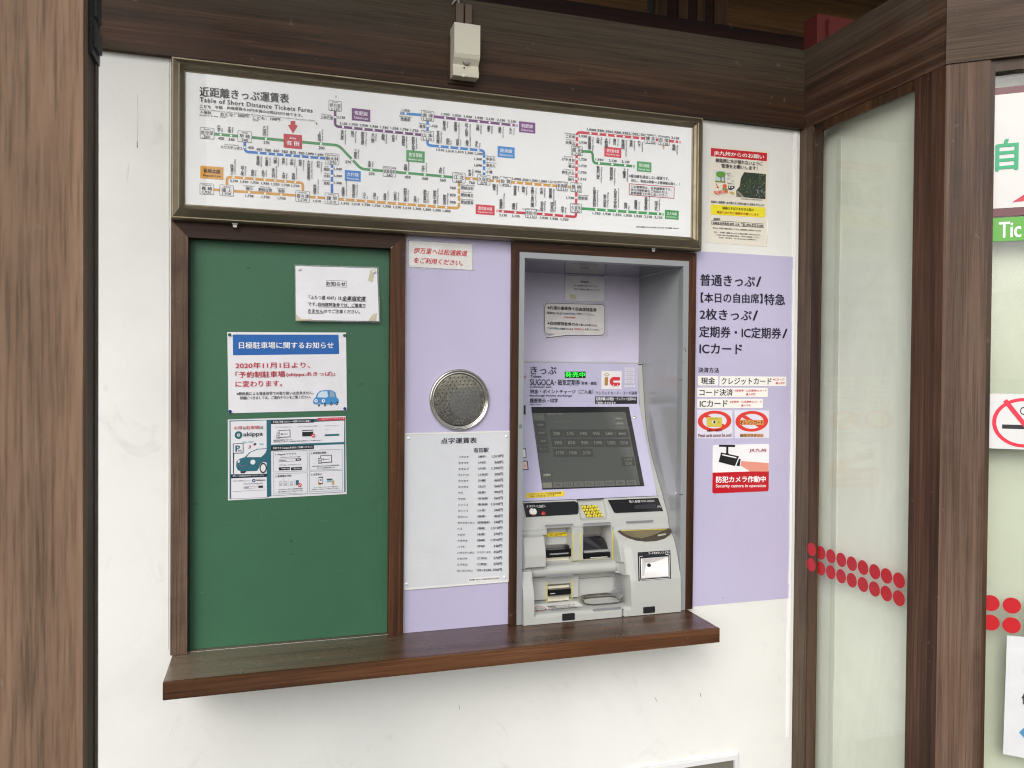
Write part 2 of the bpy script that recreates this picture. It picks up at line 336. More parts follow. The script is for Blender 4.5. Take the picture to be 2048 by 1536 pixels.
# ------------------------------------------------------------------ printing (real flat shapes a hair in front of the sheet)
PR = []
class Print:
    def __init__(s, plane, parent, base=0.0006):
        s.p, s.parent, s.base = plane, parent, base; s.sh = {}; s.tx = []; PR.append(s)
    def _add(s, key, uv, faces, off):
        V, F = s.sh.setdefault(key, ([], [])); k = len(V)
        V += [s.p.w(a, b, off) for a, b in uv]; F += [tuple(i+k for i in f) for f in faces]
    def off(s, layer):
        s.cnt = (getattr(s, 'cnt', 0)+1) % 45; return s.base + layer*0.00035 + s.cnt*6e-6
    def poly(s, pts, col, layer=0, mt=None):
        o = s.off(layer); s._add((col, mt), [s.p.at(x, y, o) for x, y in pts], [tuple(range(len(pts)))], o)
    def rect(s, cx, cy, w, h, col, layer=0, r=0.0, mt=None):
        o = s.off(layer); c, W_, H_ = s.p.loc(cx, cy, w, h, o); a, b = W_/2, H_/2
        if r <= 0: uv = [(c[0]-a, c[1]-b), (c[0]+a, c[1]-b), (c[0]+a, c[1]+b), (c[0]-a, c[1]+b)]
        else:
            q = min(a, b)*r; uv = []
            for sx, sy, a0 in ((1, 1, 0), (-1, 1, 90), (-1, -1, 180), (1, -1, 270)):
                for k in range(5):
                    t = rad(a0+k*22.5); uv.append((c[0]+sx*(a-q)+q*math.cos(t), c[1]+sy*(b-q)+q*math.sin(t)))
        s._add((col, mt), uv, [tuple(range(len(uv)))], o)
    def frame(s, cx, cy, w, h, col, t=1.0, layer=0):
        for dx, dy, ww, hh in ((0, -h/2+t/2, w, t), (0, h/2-t/2, w, t), (-w/2+t/2, 0, t, h-2*t), (w/2-t/2, 0, t, h-2*t)):
            s.rect(cx+dx, cy+dy, ww, hh, col, layer)
    def disc(s, cx, cy, w, h, col, layer=0, n=24, inner=0.0, a0=0, a1=360, rot=0, mt=None):
        o = s.off(layer); c, W_, H_ = s.p.loc(cx, cy, w, h, o); full = (a1-a0) >= 360
        ts = [rad(a0+(a1-a0)*k/n) for k in range(n if full else n+1)]; rt = rad(rot)
        def q(t, f_): 
            x, y = W_/2*f_*math.cos(t), H_/2*f_*math.sin(t); return (c[0]+x*math.cos(rt)-y*math.sin(rt), c[1]+x*math.sin(rt)+y*math.cos(rt))
        if inner <= 0:
            uv = [q(t, 1) for t in ts]; s._add((col, mt), uv if full else uv+[tuple(c)], [tuple(range(len(uv)+(0 if full else 1)))], o)
        else:
            k = len(ts); uv = [q(t, 1) for t in ts]+[q(t, inner) for t in ts]
            s._add((col, mt), uv, [(i, (i+1) % k, k+(i+1) % k, k+i) for i in range(k if full else k-1)], o)
    def line(s, pts, wpx, col, layer=0, rounds=0.0):
        o = s.off(layer); P = [np.array(s.p.at(x, y, o)) for x, y in pts]
        _, a, _ = s.p.loc(pts[0][0], pts[0][1], 1, 1, o); _, _, b = s.p.loc(pts[-1][0], pts[-1][1], 1, 1, o); w = wpx*(b+b)/2
        if rounds > 0:
            Q = [P[0]]; rr = rounds*b
            for i in range(1, len(P)-1):
                e0, e1 = P[i-1]-P[i], P[i+1]-P[i]; l0, l1 = np.linalg.norm(e0), np.linalg.norm(e1); q = min(rr, l0*0.49, l1*0.49)
                A, B = P[i]+e0/l0*q, P[i]+e1/l1*q
                for k in range(7):
                    t = k/6; Q.append(A*(1-t)**2+P[i]*2*t*(1-t)+B*t*t)
            P = Q+[P[-1]]
        uv = []
        for i, p in enumerate(P):
            t0 = P[i]-P[i-1] if i else P[1]-P[0]; t1 = P[i+1]-P[i] if i < len(P)-1 else t0
            t0 = t0/np.linalg.norm(t0); t1 = t1/np.linalg.norm(t1); t = t0+t1; t /= np.linalg.norm(t); n = np.array([-t[1], t[0]])
            k = w/2/max(0.4, abs(t @ t0)); uv += [p+n*k, p-n*k]
        s._add((col, None), uv, [(2*i, 2*i+1, 2*i+3, 2*i+2) for i in range(len(P)-1)], o)
    def text(s, cx, cy, w, h, string, col='101014', layer=3, bold=0.0, vert=False, rot=0, shear=0.0, emit=0.0, res=2, left=False, sp=1.0):
        if left: cx = cx+w/2
        s.tx.append((cx, cy, w, h, string, col, layer, bold, vert, rot, shear, emit, res, sp))
    def textL(s, x0, y0, x1, y1, h, string, col='101014', **kw):
        """left and right ends of a line given as picture points"""
        s.tx.append((x0, y0, (x1, y1), h, string, col, kw.get('layer', 3), kw.get('bold', 0.0), False, 0, kw.get('shear', 0.0), kw.get('emit', 0.0), kw.get('res', 2), kw.get('sp', 1.0)))
TC = {}
BASEBOLD = 0.022
def flush_prints():
    reqs = {}
    for P in PR:
        for t in P.tx:
            key = (t[4], 0, t[8], t[10], t[12], t[13])
            if key in reqs: continue
            cu = bpy.data.curves.new('t', 'FONT'); s_ = key[0]
            if key[2]: s_ = '\n'.join(s_); cu.space_line = 0.78; cu.align_x = 'CENTER'
            cu.body = s_; cu.offset = 0.0; cu.shear = key[3]; cu.resolution_u = key[4]; cu.fill_mode = 'FRONT' if hasattr(cu, 'fill_mode') else cu.fill_mode
            cu.space_character = key[5]
            cu.size = 1.0
            o = bpy.data.objects.new('t', cu); COL.objects.link(o); reqs[key] = o
    bpy.context.view_layer.update(); dg = bpy.context.evaluated_depsgraph_get()
    for key, o in reqs.items():
        ev = o.evaluated_get(dg); me = ev.to_mesh(); me.calc_loop_triangles()
        v = np.empty(len(me.vertices)*3); me.vertices.foreach_get('co', v); v = v.reshape(-1, 3)[:, :2]
        f = np.empty(len(me.loop_triangles)*3, dtype=np.int32); me.loop_triangles.foreach_get('vertices', f); f = f.reshape(-1, 3)
        if len(v): lo, hi = v.min(0), v.max(0)
        else: lo, hi = np.zeros(2), np.ones(2)
        TC[key] = (v, f, lo, hi); ev.to_mesh_clear()
    for o in reqs.values():
        cu = o.data; bpy.data.objects.remove(o); bpy.data.curves.remove(cu)
    for P in PR:
        for (col, mt), (V, F) in P.sh.items():
            me = bpy.data.meshes.new('printed_shape'); me.from_pydata([tuple(v) for v in V], [], F); me.update()
            link_mesh('printed_shape', me, mt or flat(col, 0.42), P.parent)
        acc = {}
        for (cx, cy, w, h, string, col, layer, bold, vert, rot, shear, emit, res, sp) in P.tx:
            v, f, lo, hi = TC[(string, 0, vert, shear, res, sp)]
            if not len(v): continue
            o = P.off(layer)
            if isinstance(w, tuple):
                a = P.p.at(cx, cy, o); b = P.p.at(w[0], w[1], o); c = (a+b)/2; ex = (b-a); L = np.linalg.norm(ex); ex /= L
                ey = np.array([-ex[1], ex[0]]); _, _, H_ = P.p.loc((cx+w[0])/2, (cy+w[1])/2, 1, h, o); W_ = L
            else:
                c, W_, H_ = P.p.loc(cx, cy, w or 1, h, o); ex, ey = np.array([1., 0]), np.array([0, 1.])
                if rot: 
                    W_, H_ = H_, W_; ex, ey = np.array([math.cos(rad(rot)), math.sin(rad(rot))]), np.array([-math.sin(rad(rot)), math.cos(rad(rot))])
                if not w: W_ = H_*(hi[0]-lo[0])/(hi[1]-lo[1])
            q = (v-(lo+hi)/2)/(hi-lo)
            uv = c + np.outer(q[:, 0]*W_, ex) + np.outer(q[:, 1]*H_, ey)
            A = acc.setdefault((col, emit), [[], [], 0]); bold = bold if emit else max(bold, BASEBOLD); bw = bold*W_/max(0.1, hi[0]-lo[0])*0.9; bh = bold*H_/max(0.1, (hi[1]-lo[1]))*0.6
            for k, (sx_, sy_) in enumerate(((0, 0), (1, 0.5), (-1, -0.5), (0.4, -1)) if bold >= 0.02 else ((0.5, 0.3), (-0.5, -0.3))):
                uk = uv + ex*(sx_*bw) + ey*(sy_*bh)
                w3 = P.p.o + np.outer(uk[:, 0], P.p.u) + np.outer(uk[:, 1], P.p.v) + P.p.n*(o+k*2e-5)
                A[0].append(w3); A[1].append(f+A[2]); A[2] += len(w3)
        for (col, emit), (vs_, fs_, n) in acc.items():
            v = np.concatenate(vs_); f = np.concatenate(fs_).astype(np.int32)
            me = bpy.data.meshes.new('lettering'); me.vertices.add(len(v)); me.vertices.foreach_set('co', v.ravel())
            me.loops.add(len(f)*3); me.loops.foreach_set('vertex_index', f.ravel()); me.polygons.add(len(f))
            me.polygons.foreach_set('loop_start', np.arange(0, len(f)*3, 3, dtype=np.int32)); me.update(); me.validate()
            link_mesh('lettering', me, flat(col, 0.45, emit=emit, var=0.02), P.parent)

def card(name, plane, pts, thick, mt, parent=None, off=0.0):
    """a sheet of paper, vinyl or plastic lying on a plane, corners given on the picture"""
    return prism(name, plane, [plane.at(x, y, off+thick) for x, y in pts], off, off+thick, mt, parent)
def pin(parent, plane, px, py, mt, r=0.0045, h=0.006, name='push_pin', off=0.001):
    c = plane.at(px, py, off); bm = bmesh.new(); prof = [(r, 0), (r, h*0.35), (r*0.75, h*0.5), (r*0.75, h*0.9), (r*0.5, h)]; n = 12; rings = []
    for rr, hh in prof: rings.append([bm.verts.new(plane.w(c[0]+rr*math.cos(2*math.pi*k/n), c[1]+rr*math.sin(2*math.pi*k/n), off+hh)) for k in range(n)])
    for a, b in zip(rings, rings[1:]):
        for k in range(n): bm.faces.new((a[k], a[(k+1) % n], b[(k+1) % n], b[k]))
    bm.faces.new(rings[-1]); bm.faces.new(rings[0])
    return bm_obj(name, bm, mt, parent, smooth=False)
def lathe(name, plane, c, prof, mt, parent, n=48, smooth=True, cap=False):
    bm = bmesh.new(); rings = [[bm.verts.new(plane.w(c[0]+r*math.cos(2*math.pi*k/n), c[1]+r*math.sin(2*math.pi*k/n), h)) for k in range(n)] for r, h in prof]
    for a, b in zip(rings, rings[1:]):
        for k in range(n): bm.faces.new((a[k], a[(k+1) % n], b[(k+1) % n], b[k]))
    if cap: bm.faces.new(rings[-1])
    return bm_obj(name, bm, mt, parent, smooth=smooth)
def tube(name, pts, r, mt, parent=None, n=8):
    bm = bmesh.new(); pts = [Vector(p) for p in pts]; rings = []
    for i, p in enumerate(pts):
        t = (pts[min(i+1, len(pts)-1)]-pts[max(i-1, 0)]).normalized(); a = t.orthogonal().normalized(); b = t.cross(a)
        if i and abs(a.dot(pa)) < 0.99: a = (pa - t*pa.dot(t)).normalized(); b = t.cross(a)
        pa = a; rings.append([bm.verts.new(p+(a*math.cos(2*math.pi*k/n)+b*math.sin(2*math.pi*k/n))*r) for k in range(n)])
    for a, b in zip(rings, rings[1:]):
        for k in range(n): bm.faces.new((a[k], a[(k+1) % n], b[(k+1) % n], b[k]))
    bm.faces.new(rings[0]); bm.faces.new(rings[-1])
    return bm_obj(name, bm, mt, parent, smooth=True)
def rrect(x0, z0, x1, z1, r, n=4):
    out = []
    for cx, cz, a0 in ((x1-r, z1-r, 0), (x0+r, z1-r, 90), (x0+r, z0+r, 180), (x1-r, z0+r, 270)):
        for k in range(n+1):
            t = rad(a0+90*k/n); out.append((cx+r*math.cos(t), cz+r*math.sin(t)))
    return out
def ringframe(name, rects, mt, parent):
    """mitred frame: a list of (x0,z0,x1,z1,y) rectangles joined ring to ring"""
    V, F = [], []
    for x0, z0, x1, z1, y in rects: V += [(x0, y, z0), (x1, y, z0), (x1, y, z1), (x0, y, z1)]
    for i in range(len(rects)-1):
        for k in range(4): F.append((4*i+k, 4*i+(k+1) % 4, 4*i+4+(k+1) % 4, 4*i+4+k))
    return mesh(name, V, F, mt, parent)

# ================================================================== THE PLACE
ZB0, ZB1 = 2.335, 2.601       # beam bottom and top
XC = 1.725                    # corner with the glazed side wall
ground = mesh('ground', [(-400, -600, -0.16), (400, -600, -0.16), (400, 300, -0.16), (-400, 300, -0.16)], [(0, 1, 2, 3)],
              plaster('ground_asphalt', '636260', amt=0.3, rough=0.9)); tag(ground, kind='structure')
pav = box('pavement', (-9, -5.2, -0.155), (9, 0.6, 0.0), plaster('concrete_paving', '6c6b68', amt=0.3, rough=0.8, seed=5)); tag(pav, kind='structure')

# --- white wall with the two openings cut out of it
NX0, NX1 = at(1048, 700, -0.02)[0], at(1371, 900, -0.02)[0]
NZ0, NZ1 = 0.731, at(1052, 512, -0.02)[1]
GX0, GX1, GZ0, GZ1 = -0.235, 0.345, 0.731, 1.86
wall = thing('station_wall', 'white plastered station wall behind the fare board, ticket machine and wooden sill', 'wall')
xs = [-2.2, GX0, GX1, NX0-0.01, NX1+0.01, XC+0.12]; zs = [0.0, 0.731, max(GZ1, NZ1+0.01), ZB0+0.02]
bm = bmesh.new()
for i in range(5):
    for j in range(3):
        if j == 1 and i in (1, 3): continue
        vsq = [bm.verts.new((x, 0, z)) for x, z in ((xs[i], zs[j]), (xs[i+1], zs[j]), (xs[i+1], zs[j+1]), (xs[i], zs[j+1]))]; bm.faces.new(vsq)
bmesh.ops.remove_doubles(bm, verts=bm.verts, dist=1e-5)
bm_obj('plaster_face', bm, M_WALL, wall)
# raised plaster seams of the wall boards
for px, y0, y1 in ((338, 112, 440), (338, 455, 1296)):
    a, b = at(px, y0, 0), at(px-1, y1, 0)
    box('plaster_seam', (a[0]-0.0012, -0.0015, b[1]), (a[0]+0.0012, 0.0, a[1]), flat('dcdcd8', 0.6), wall, bev=0)
a, b = at(1589.5, 300, 0), at(1582, 1300, 0)
bm = bmesh.new(); zz = b[1]-0.3
while zz < 2.33:
    h_ = random.uniform(0.02, 0.07); w_ = random.uniform(0.0015, 0.0045); bxm(bm, (a[0]-w_, -0.004, zz), (a[0]+0.006, 0.0, min(zz+h_, 2.33))); zz += h_
bm_obj('ragged_plaster_edge', bm, flat('f0f0ee', 0.7), wall)
# scratch left on the plaster by something dragged
P_ = Print(FR(0), wall, 0.0005)
P_.line([(274.5, 283), (274.8, 296)], 1.6, '55524b'); P_.line([(275, 190), (276, 235), (275, 290)], 0.7, 'b3b0a8')
P_.line([(1310, 1395), (1314, 1403)], 1.0, '8a8780'); P_.line([(1400, 1386), (1402, 1394)], 1.2, '6a675f'); P_.line([(918, 1410), (920, 1420)], 0.9, '908d86')

# --- lilac sheets
def sheetx(name, label, x0, z0, x1, z1, y=-0.0015):
    return tag(box(name, (x0, y, z0), (x1, -0.0002, z1), M_LILAC, bev=0.0004), label, 'wall panel')
lx0, lx1 = 0.377, at(1021, 800, 0)[0]
lil1 = sheetx('lilac_sheet', 'lilac panel between the green notice board and the ticket machine, behind the round grille', lx0, 0.731, lx1, at(815, 470, 0)[1])
tag(box('white_trim_strip', (lx1+0.0005, -0.004, 0.731), (lx1+0.005, -0.0001, at(1020, 486, 0)[1]), flat('e9e6ee', 0.5), None, bev=0.0006), 'thin white trim strip down the right edge of the middle lilac panel', 'trim')
rz0, rz1 = at(1480, 1204.5, 0)[1], at(1490, 508, 0)[1]
rx0, rx1 = at(1388, 900, 0)[0], at(1586.5, 850, 0)[0]
lil2 = sheetx('lilac_sheet', 'lilac panel with ticket type lettering to the right of the ticket machine', rx0, rz0, rx1, rz1)

# --- beams, posts, soffit
b1 = tag(box('wooden_beam', (-2.2, -0.022, ZB0), (XC-0.001, 0.10, ZB1), M_BEAM, bev=0.003), 'long dark brown beam above the fare board carrying the sensor box', 'beam')
bd = rad(38.16); UB = np.array([math.cos(bd), -math.sin(bd), 0.0])
ay_ = Plane((XC, 0, 0), (0, -1, 0), (0, 0, 1))
YG = -ay_.at(1829, 230)[0]; YC = -ay_.at(1884, 600)[0]
box_a = tag(box('wooden_beam', (XC, YC, ZB0), (XC+0.07, 0.10, ZB1), M_BEAMA, bev=0.003), 'dark beam over the narrow glazed side wall, meeting the long beam in the corner', 'beam')
PB = Plane((XC, YC, 0), UB, (0, 0, 1))
wb1 = PB.at(1979, 300)[0]
def boxB(name, u0, u1, z0, z1, d0, d1, mt, parent=None, bev=0.002):
    return prism(name, PB, [(u0, z0), (u1, z0), (u1, z1), (u0, z1)], d0, d1, mt, parent, bev)
tag(boxB('wooden_beam', 0.0, 1.6, ZB0+0.001, ZB1+0.16, -0.10, 0.004, M_BEAMB, bev=0.003), 'greyish brown beam above the right hand glazed wall with the ticket sign', 'beam')
post = thing('corner_post', 'thick brown corner post between the two glazed walls on the right', 'post', (XC, YC, 0))
prism('side_face', Plane((XC, 0, 0), (0, -1, 0), (0, 0, 1)), [(-YG, 0), (-YC-0.0005, 0), (-YC-0.0005, ZB0-0.001), (-YG, ZB0-0.001)], -0.07, 0.0, M_POSTR2, post, 0.002)
boxB('front_face', 0.001, wb1, 0, ZB0, -0.085, 0.0, M_POSTR, post, 0.0025)
PAX = Plane((XC, 0, 0), (0, -1, 0), (0, 0, 1))

# --- glazed side wall (A)
wA = thing('glazed_side_wall', 'narrow glazed side wall with a cream blind and two long rows of red dots', 'window', (XC, -0.25, 0))
yj0, yj1 = -PAX.at(1620.5, 600)[0], -PAX.at(1641, 600, -0.006)[0]
box('jamb', (XC-0.001, yj0, 0), (XC+0.0100, -0.001, ZB0-0.001), M_JAMB, wA)
box('stile', (XC+0.002, yj1, 0), (XC+0.010, yj0-0.003, ZB0-0.02), M_STILE, wA)
box('top_rail', (XC+0.002, YG+0.001, ZB0-0.03), (XC+0.010, yj1-0.001, ZB0-0.001), M_STILE, wA)
box('pane', (XC+0.0105, YG+0.001, 0.0), (XC+0.0140, yj0, ZB0-0.001), M_GLASS, wA, bev=0)
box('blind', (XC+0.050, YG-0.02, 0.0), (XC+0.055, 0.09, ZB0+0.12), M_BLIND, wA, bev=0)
box('bottom_rail', (XC+0.002, YG+0.001, 0.0), (XC+0.010, yj1-0.001, 0.079), M_STILE, wA)
box('blind_tape', (XC+0.0470, yj1-0.040, 0.05), (XC+0.0490, yj1-0.018, ZB0-0.06), flat('dcdfd2', 0.6), wA, bev=0)
PA2 = Plane((XC+0.0105, 0, 0), (0, -1, 0), (0, 0, 1))
PAs = Plane((XC+0.002, 0, 0), (0, -1, 0), (0, 0, 1))
zr1, zr2 = PA2.at(1700, 1125)[1], PA2.at(1700, 1155)[1]
def dotpart(parent, plane, c, r, off):
    pts = [(c[0]+r*math.cos(2*math.pi*k/28), c[1]+r*math.sin(2*math.pi*k/28)) for k in range(28)]
    return prism('dot_sticker', plane, pts, off, off+0.0004, M_RED, parent)
us = [(125, 283, 122, 371), (177, 302, 176, 392), (235, 322, 234, 414), (294, 343, 293, 437), (355, 365, 354, 460), (419, 387, 418, 484), (486, 411, 484, 510), (553, 435, 552, 536), (625, 461, 624, 563)]
for i, (a1, b1_, a2, b2_) in enumerate(us):
    pl = PAs if i == 0 else PA2
    for (a, b) in ((a1, b1_), (a2, b2_)):
        dotpart(wA, pl, pl.at(1580+a*0.349, 1000+b*0.349), 0.0223, 0.0002)

# --- right hand glazed wall (B)
wB = thing('glazed_front_wall', 'large glazed wall at the right edge with a green band, signs and red dots', 'window', tuple(PB.w(wb1, 0)))
boxB('side_lining', wb1+0.001, wb1+0.012, 0, ZB0, -0.075, -0.008, M_STILE, wB)
boxB('top_lining', wb1+0.0125, 1.6, ZB0-0.03, ZB0, -0.075, -0.010, M_STILE, wB)
boxB('pane', wb1+0.0125, 1.6, 0.08, ZB0-0.031, -0.034, -0.028, M_GLASS, wB, bev=0)
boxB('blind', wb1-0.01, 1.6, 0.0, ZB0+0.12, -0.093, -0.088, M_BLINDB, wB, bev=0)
PB2 = Plane(PB.w(0, 0, -0.028), UB, (0, 0, 1))
for px, py in ((1981, 1206), (2023.5, 1211), (1981, 1245), (2023, 1250.5)):
    dotpart(wB, PB2, PB2.at(px, py), 0.0213, 0.0002)
uA, uBd = PB2.at(1981, 1206), PB2.at(2023.5, 1211); st = uBd[0]-uA[0]
for k in range(2, 10):
    for v in (uA[1], PB2.at(1981, 1245)[1]): dotpart(wB, PB2, (uA[0]+st*k, v), 0.0213, 0.0002)
# ticket sign in the window
def rectB(name, u0, z1, u1, z0, off, mt, parent, th=0.001, bev=0): return prism(name, PB2, [(u0, z0), (u1, z0), (u1, z1), (u0, z1)], off, off+th, mt, parent, bev)
sB = thing('direction_sign', 'white sign with a maroon border and green lettering in the right hand window', 'sign', tuple(PB2.w(0.3, 2.2)))
a = PB2.at(1983, 192); b = PB2.at(1983, 418); ao = PB2.at(1981, 178); bo = PB2.at(1978.8, 434.5)
rectB('border', ao[0], ao[1], 1.2, bo[1], 0.0005, flat('5e1f2c', 0.35), sB, 0.002)
rectB('sign_face', a[0]+0.004, a[1], 1.17, b[1], 0.0027, flat('d2d1ce', 0.35), sB, 0.0008)
P_ = Print(PB2, sB, 0.0045)
c0 = PB2.at(2014, 308)
P_.tx.append((2014, 309, 43, 62, '自', '1fa06f', 1, 0.03, False, 0, 0.0, 0.0, 4, 1.0))
P_.poly([(2024, 404.5), (2056, 401), (2056, 384)], 'c31f3e', 0)
gB = thing('green_band', 'bright green window band with white English lettering below the white sign', 'sign', tuple(PB2.w(0.3, 2.0)))
a = PB2.at(1978.6, 436); b = PB2.at(1978, 484)
rectB('band', a[0], a[1]-0.001, 1.2, b[1], 0.0005, flat('4ea026', 0.35), gB, 0.0008)
P_ = Print(PB2, gB, 0.002); P_.tx.append((2020, 459, 44, 31, 'Tic', 'f5f5f5', 1, 0.0, False, 0, 0.0, 0.0, 4, 1.0))
nB = thing('no_smoking_sticker', 'white sticker with a red barred circle over a cigarette on the right window', 'sticker', tuple(PB2.w(0.3, 1.45)))
a = PB2.at(1978, 787); b = PB2.at(1977, 896.5)
prism('sticker', PB2, rrect(a[0], b[1], a[0]+0.165, a[1], 0.006), 0.0005, 0.0013, flat('d6d6d6', 0.3), nB)
P_ = Print(PB2, nB, 0.0016); cc = PB2.at(2042, 845)
P_.disc(2047.5, 845.5, 128, 99, 'd8203f', 1, 48, 0.87)
P_.poly([(2006, 803), (2014, 798), (2086, 888), (2078, 892)], 'd8203f', 2)
P_.rect(2040, 854, 72, 8.5, '16161a', 0)
P_.disc(2047, 822, 14, 16, '16161a', 0, 16, 0.72)
nP = thing('paper_notice', 'white paper notice with a blue diamond low on the right window', 'notice', tuple(PB2.w(0.4, 0.8)))
card('paper', PB2, [(2014, 1271), (2140, 1281), (2140, 1534), (2006, 1508)], 0.0006, laminate('paper_right', 'd4d6d8', 0.2, 3), nP, 0.001)
P_ = Print(PB2, nP, 0.0019)
P_.text(2052, 1398, 17, 22, '使', '14141c', 2, 0.03, res=4); P_.poly([(2038, 1465), (2064, 1440), (2090, 1466), (2064, 1492)], '4a86ad', 1)
P_.disc(2052, 1342, 14, 22, 'c9cccf', 1, 16, 0.7)

# --- transom wall behind and above the long beam, soffit, added ceiling out of view
tr_ = thing('transom_wall', 'dim timber transom panelling seen above the long dark beam', 'wall', (0, 0.3, 2.6))
YT = 0.30
zr = at(1451, 55.6, YT)[1]
box('rail', (-2.2, YT-0.02, ZB1-0.3), (XC+3.0, YT+0.02, zr), M_DARKW, tr_)
for (pa_, pb_, mt) in ((None, 1293, M_SOFFIT), (1451, None, M_SOFFIT)):
    x0 = -2.2 if pa_ is None else at(pa_, 20, YT)[0]; x1 = XC+3.0 if pb_ is None else at(pb_, 20, YT)[0]
    box('panel', (x0, YT-0.004, zr+0.001), (x1, YT+0.02, 3.4), mt, tr_, bev=0)
sx = [1293, 1306, 1330, 1352, 1372, 1390, 1406, 1424, 1451]
for i in range(8):
    x0, x1 = at(sx[i], 20, YT)[0], at(sx[i+1], 20, YT)[0]
    box('stile', (x0+0.001, YT-(0.002 if i == 0 else 0.012+0.006*(i % 2)), zr+0.001), (x1-0.001, YT+0.02, 3.4), M_BLACKM if i == 0 else (M_STILE if i % 2 else M_DARKW), tr_, bev=0.001)
box('back_filler', (-2.2, 0.101, ZB1-0.31), (XC+3.0, YT-0.021, ZB1-0.301), M_DARKW, tr_, bev=0)
red = thing('red_bracket', 'faded red painted timber block above the side beam at the top right', 'bracket', (XC+0.02, 0.1, 2.7))
a = at(1634, 25, -0.02+0.02); b = at(1658, 18, 0.0)
xa, za = a; xb, zb = b
M_REDW = plaster('faded_red_paint', '74322d', smudge='4c2a26', amt=0.6, rough=0.7, seed=7)
xr = at(1634, 60, 0.02)[0]; zt = at(1634, 27, 0.02)[1]
box('block', (xr, 0.02, ZB1+0.001), (xr+0.2, 0.09, zt), M_REDW, red, bev=0.012, seg=3)
box('block_end', (xr+0.035, 0.004, ZB1+0.003), (xr+0.19, 0.019, zt-0.02), M_REDW, red, bev=0.003)
can = thing('shade_canopy', 'unseen dark timber ceiling added over the ticket wall to shade its top', 'roof', (0, -0.6, 3.1))  # out of view, added and sized to shade the upper wall
for k in range(13):
    y0 = 0.32-0.12*(k+1); box('ceiling_board', (-3.2, y0+0.003, 3.402), (4.9, y0+0.12, 3.42), M_SOFFIT, can, bev=0)
box('fascia', (-3.2, -1.34, 3.3), (4.9, -1.29, 3.5), M_BEAM, can, bev=0)

# --- left foreground post
YL = -1.1; q = FR(YL).at(166, 700); xl = q[0]
lp = thing('entrance_post', 'wide weathered brown post, toned paler for the light on it, close on the left edge', 'post', (xl-0.1, YL, 0))
box('face_board', (xl-0.20, YL, 0), (xl, YL+0.028, 3.0), M_POSTL, lp, bev=0.002)
box('rebate', (xl-0.20, YL+0.0285, 0), (xl-0.0015, YL+0.075, 3.0), M_POSTLD, lp, bev=0.002)
box('back_board', (xl-0.20, YL+0.0755, 0), (xl+0.0005, YL+0.098, 3.0), M_POSTLD, lp, bev=0.002)
lz0, lz1 = FR(YL+0.05).at(183, 113)[1], 2.4
bm = bmesh.new(); bxm(bm, (xl-0.001, YL+0.036, lz0), (xl+0.004, YL+0.088, lz1)); bxm(bm, (xl+0.004, YL+0.045, lz0+0.012), (xl+0.009, YL+0.078, lz0+0.04)); bxm(bm, (xl+0.004, YL+0.045, lz0+0.055), (xl+0.008, YL+0.078, lz0+0.12))
bm_obj('latch_plate', bm, flat('121416', 0.5), lp, bev=0.0015)

# --- sill shelf
SX0, SX1, SY = -0.2525, 1.3035, -0.212
zt0 = at(328, 1400, SY)[1]
sill = thing('wooden_sill', 'long brown wooden sill shelf beneath the green board and ticket machine', 'shelf', (0.5, -0.1, 0.7))
box('shelf_board', (SX0, SY+0.012, zt0), (SX1, 0.025, 0.7305), M_SILL, sill, bev=0.002)
box('front_edging', (SX0, SY, zt0-0.001), (SX1, SY+0.0115, 0.7308), M_SILLE, sill, bev=0.002)

# --- green notice board recess with its wooden frame
gbd = thing('green_notice_board', 'green painted board in a brown wooden frame left of the lilac panel', 'notice board', (0.06, 0, 0.73))
YF, YGB = -0.016, 0.018
fo = at(341, 1000, YF)[0]; fi = at(375, 1000, YF)[0]; fr0 = at(780, 800, YF)[0]; fr1 = at(809.5, 800, YF)[0]
ft = at(560, 484.5, YF)[1]; ftt = ft+0.045
def mitre(name, pts, y0, y1, mt, par): return prism(name, FR(0), pts, -y1, -y0, mt, par, 0.0015)
M_J = 0.001
mitre('frame_rail', [(fo+M_J, ftt), (fr1-M_J, ftt), (fr0-M_J, ft), (fi+M_J, ft)], YF, 0.02, M_FRAMEX, gbd)
mitre('frame_stile', [(fo, ftt), (fi, ft), (fi, 0.7315), (fo, 0.7315)], YF-0.0006, 0.02, M_FRAME, gbd)
mitre('frame_stile', [(fr1, ftt), (fr1, 0.7315), (fr0, 0.7315), (fr0, ft)], YF-0.0006, 0.02, M_NFRAME, gbd)
box('board', (fi-0.004, YGB, 0.7315), (fr0+0.004, YGB+0.012, ft+0.006), M_GREEN, gbd, bev=0)
box('shadow_strip', (fi+0.0003, YGB-0.003, 0.7318), (fi+0.003, YGB-0.0005, ft-0.001), M_BLACKM, gbd, bev=0)  # black strip stands for the frame's shadow along the board's left edge
PGB = FR(YGB)
P_ = Print(PGB, gbd, 0.0006)
for (x, y, w, h) in ((699, 743, 5, 4), (724, 768, 9, 2), (716, 772, 3, 3), (392, 1008, 14, 2), (582, 1082, 8, 3), (497, 536, 12, 2), (583, 1108, 5, 3)):
    P_.disc(x, y, w, h, '23402f', 0, 9)

rnd0 = random.Random(5)
for k in range(22):
    P_.disc(rnd0.uniform(390, 770), rnd0.uniform(500, 1290), 1.8, 1.8, '1c3327', 0, 7)
for k in range(7):
    x, y = rnd0.uniform(400, 740), rnd0.uniform(1030, 1260); P_.line([(x, y), (x+rnd0.uniform(3, 14), y+rnd0.uniform(-3, 3))], 0.6, '5c8a70', 0)
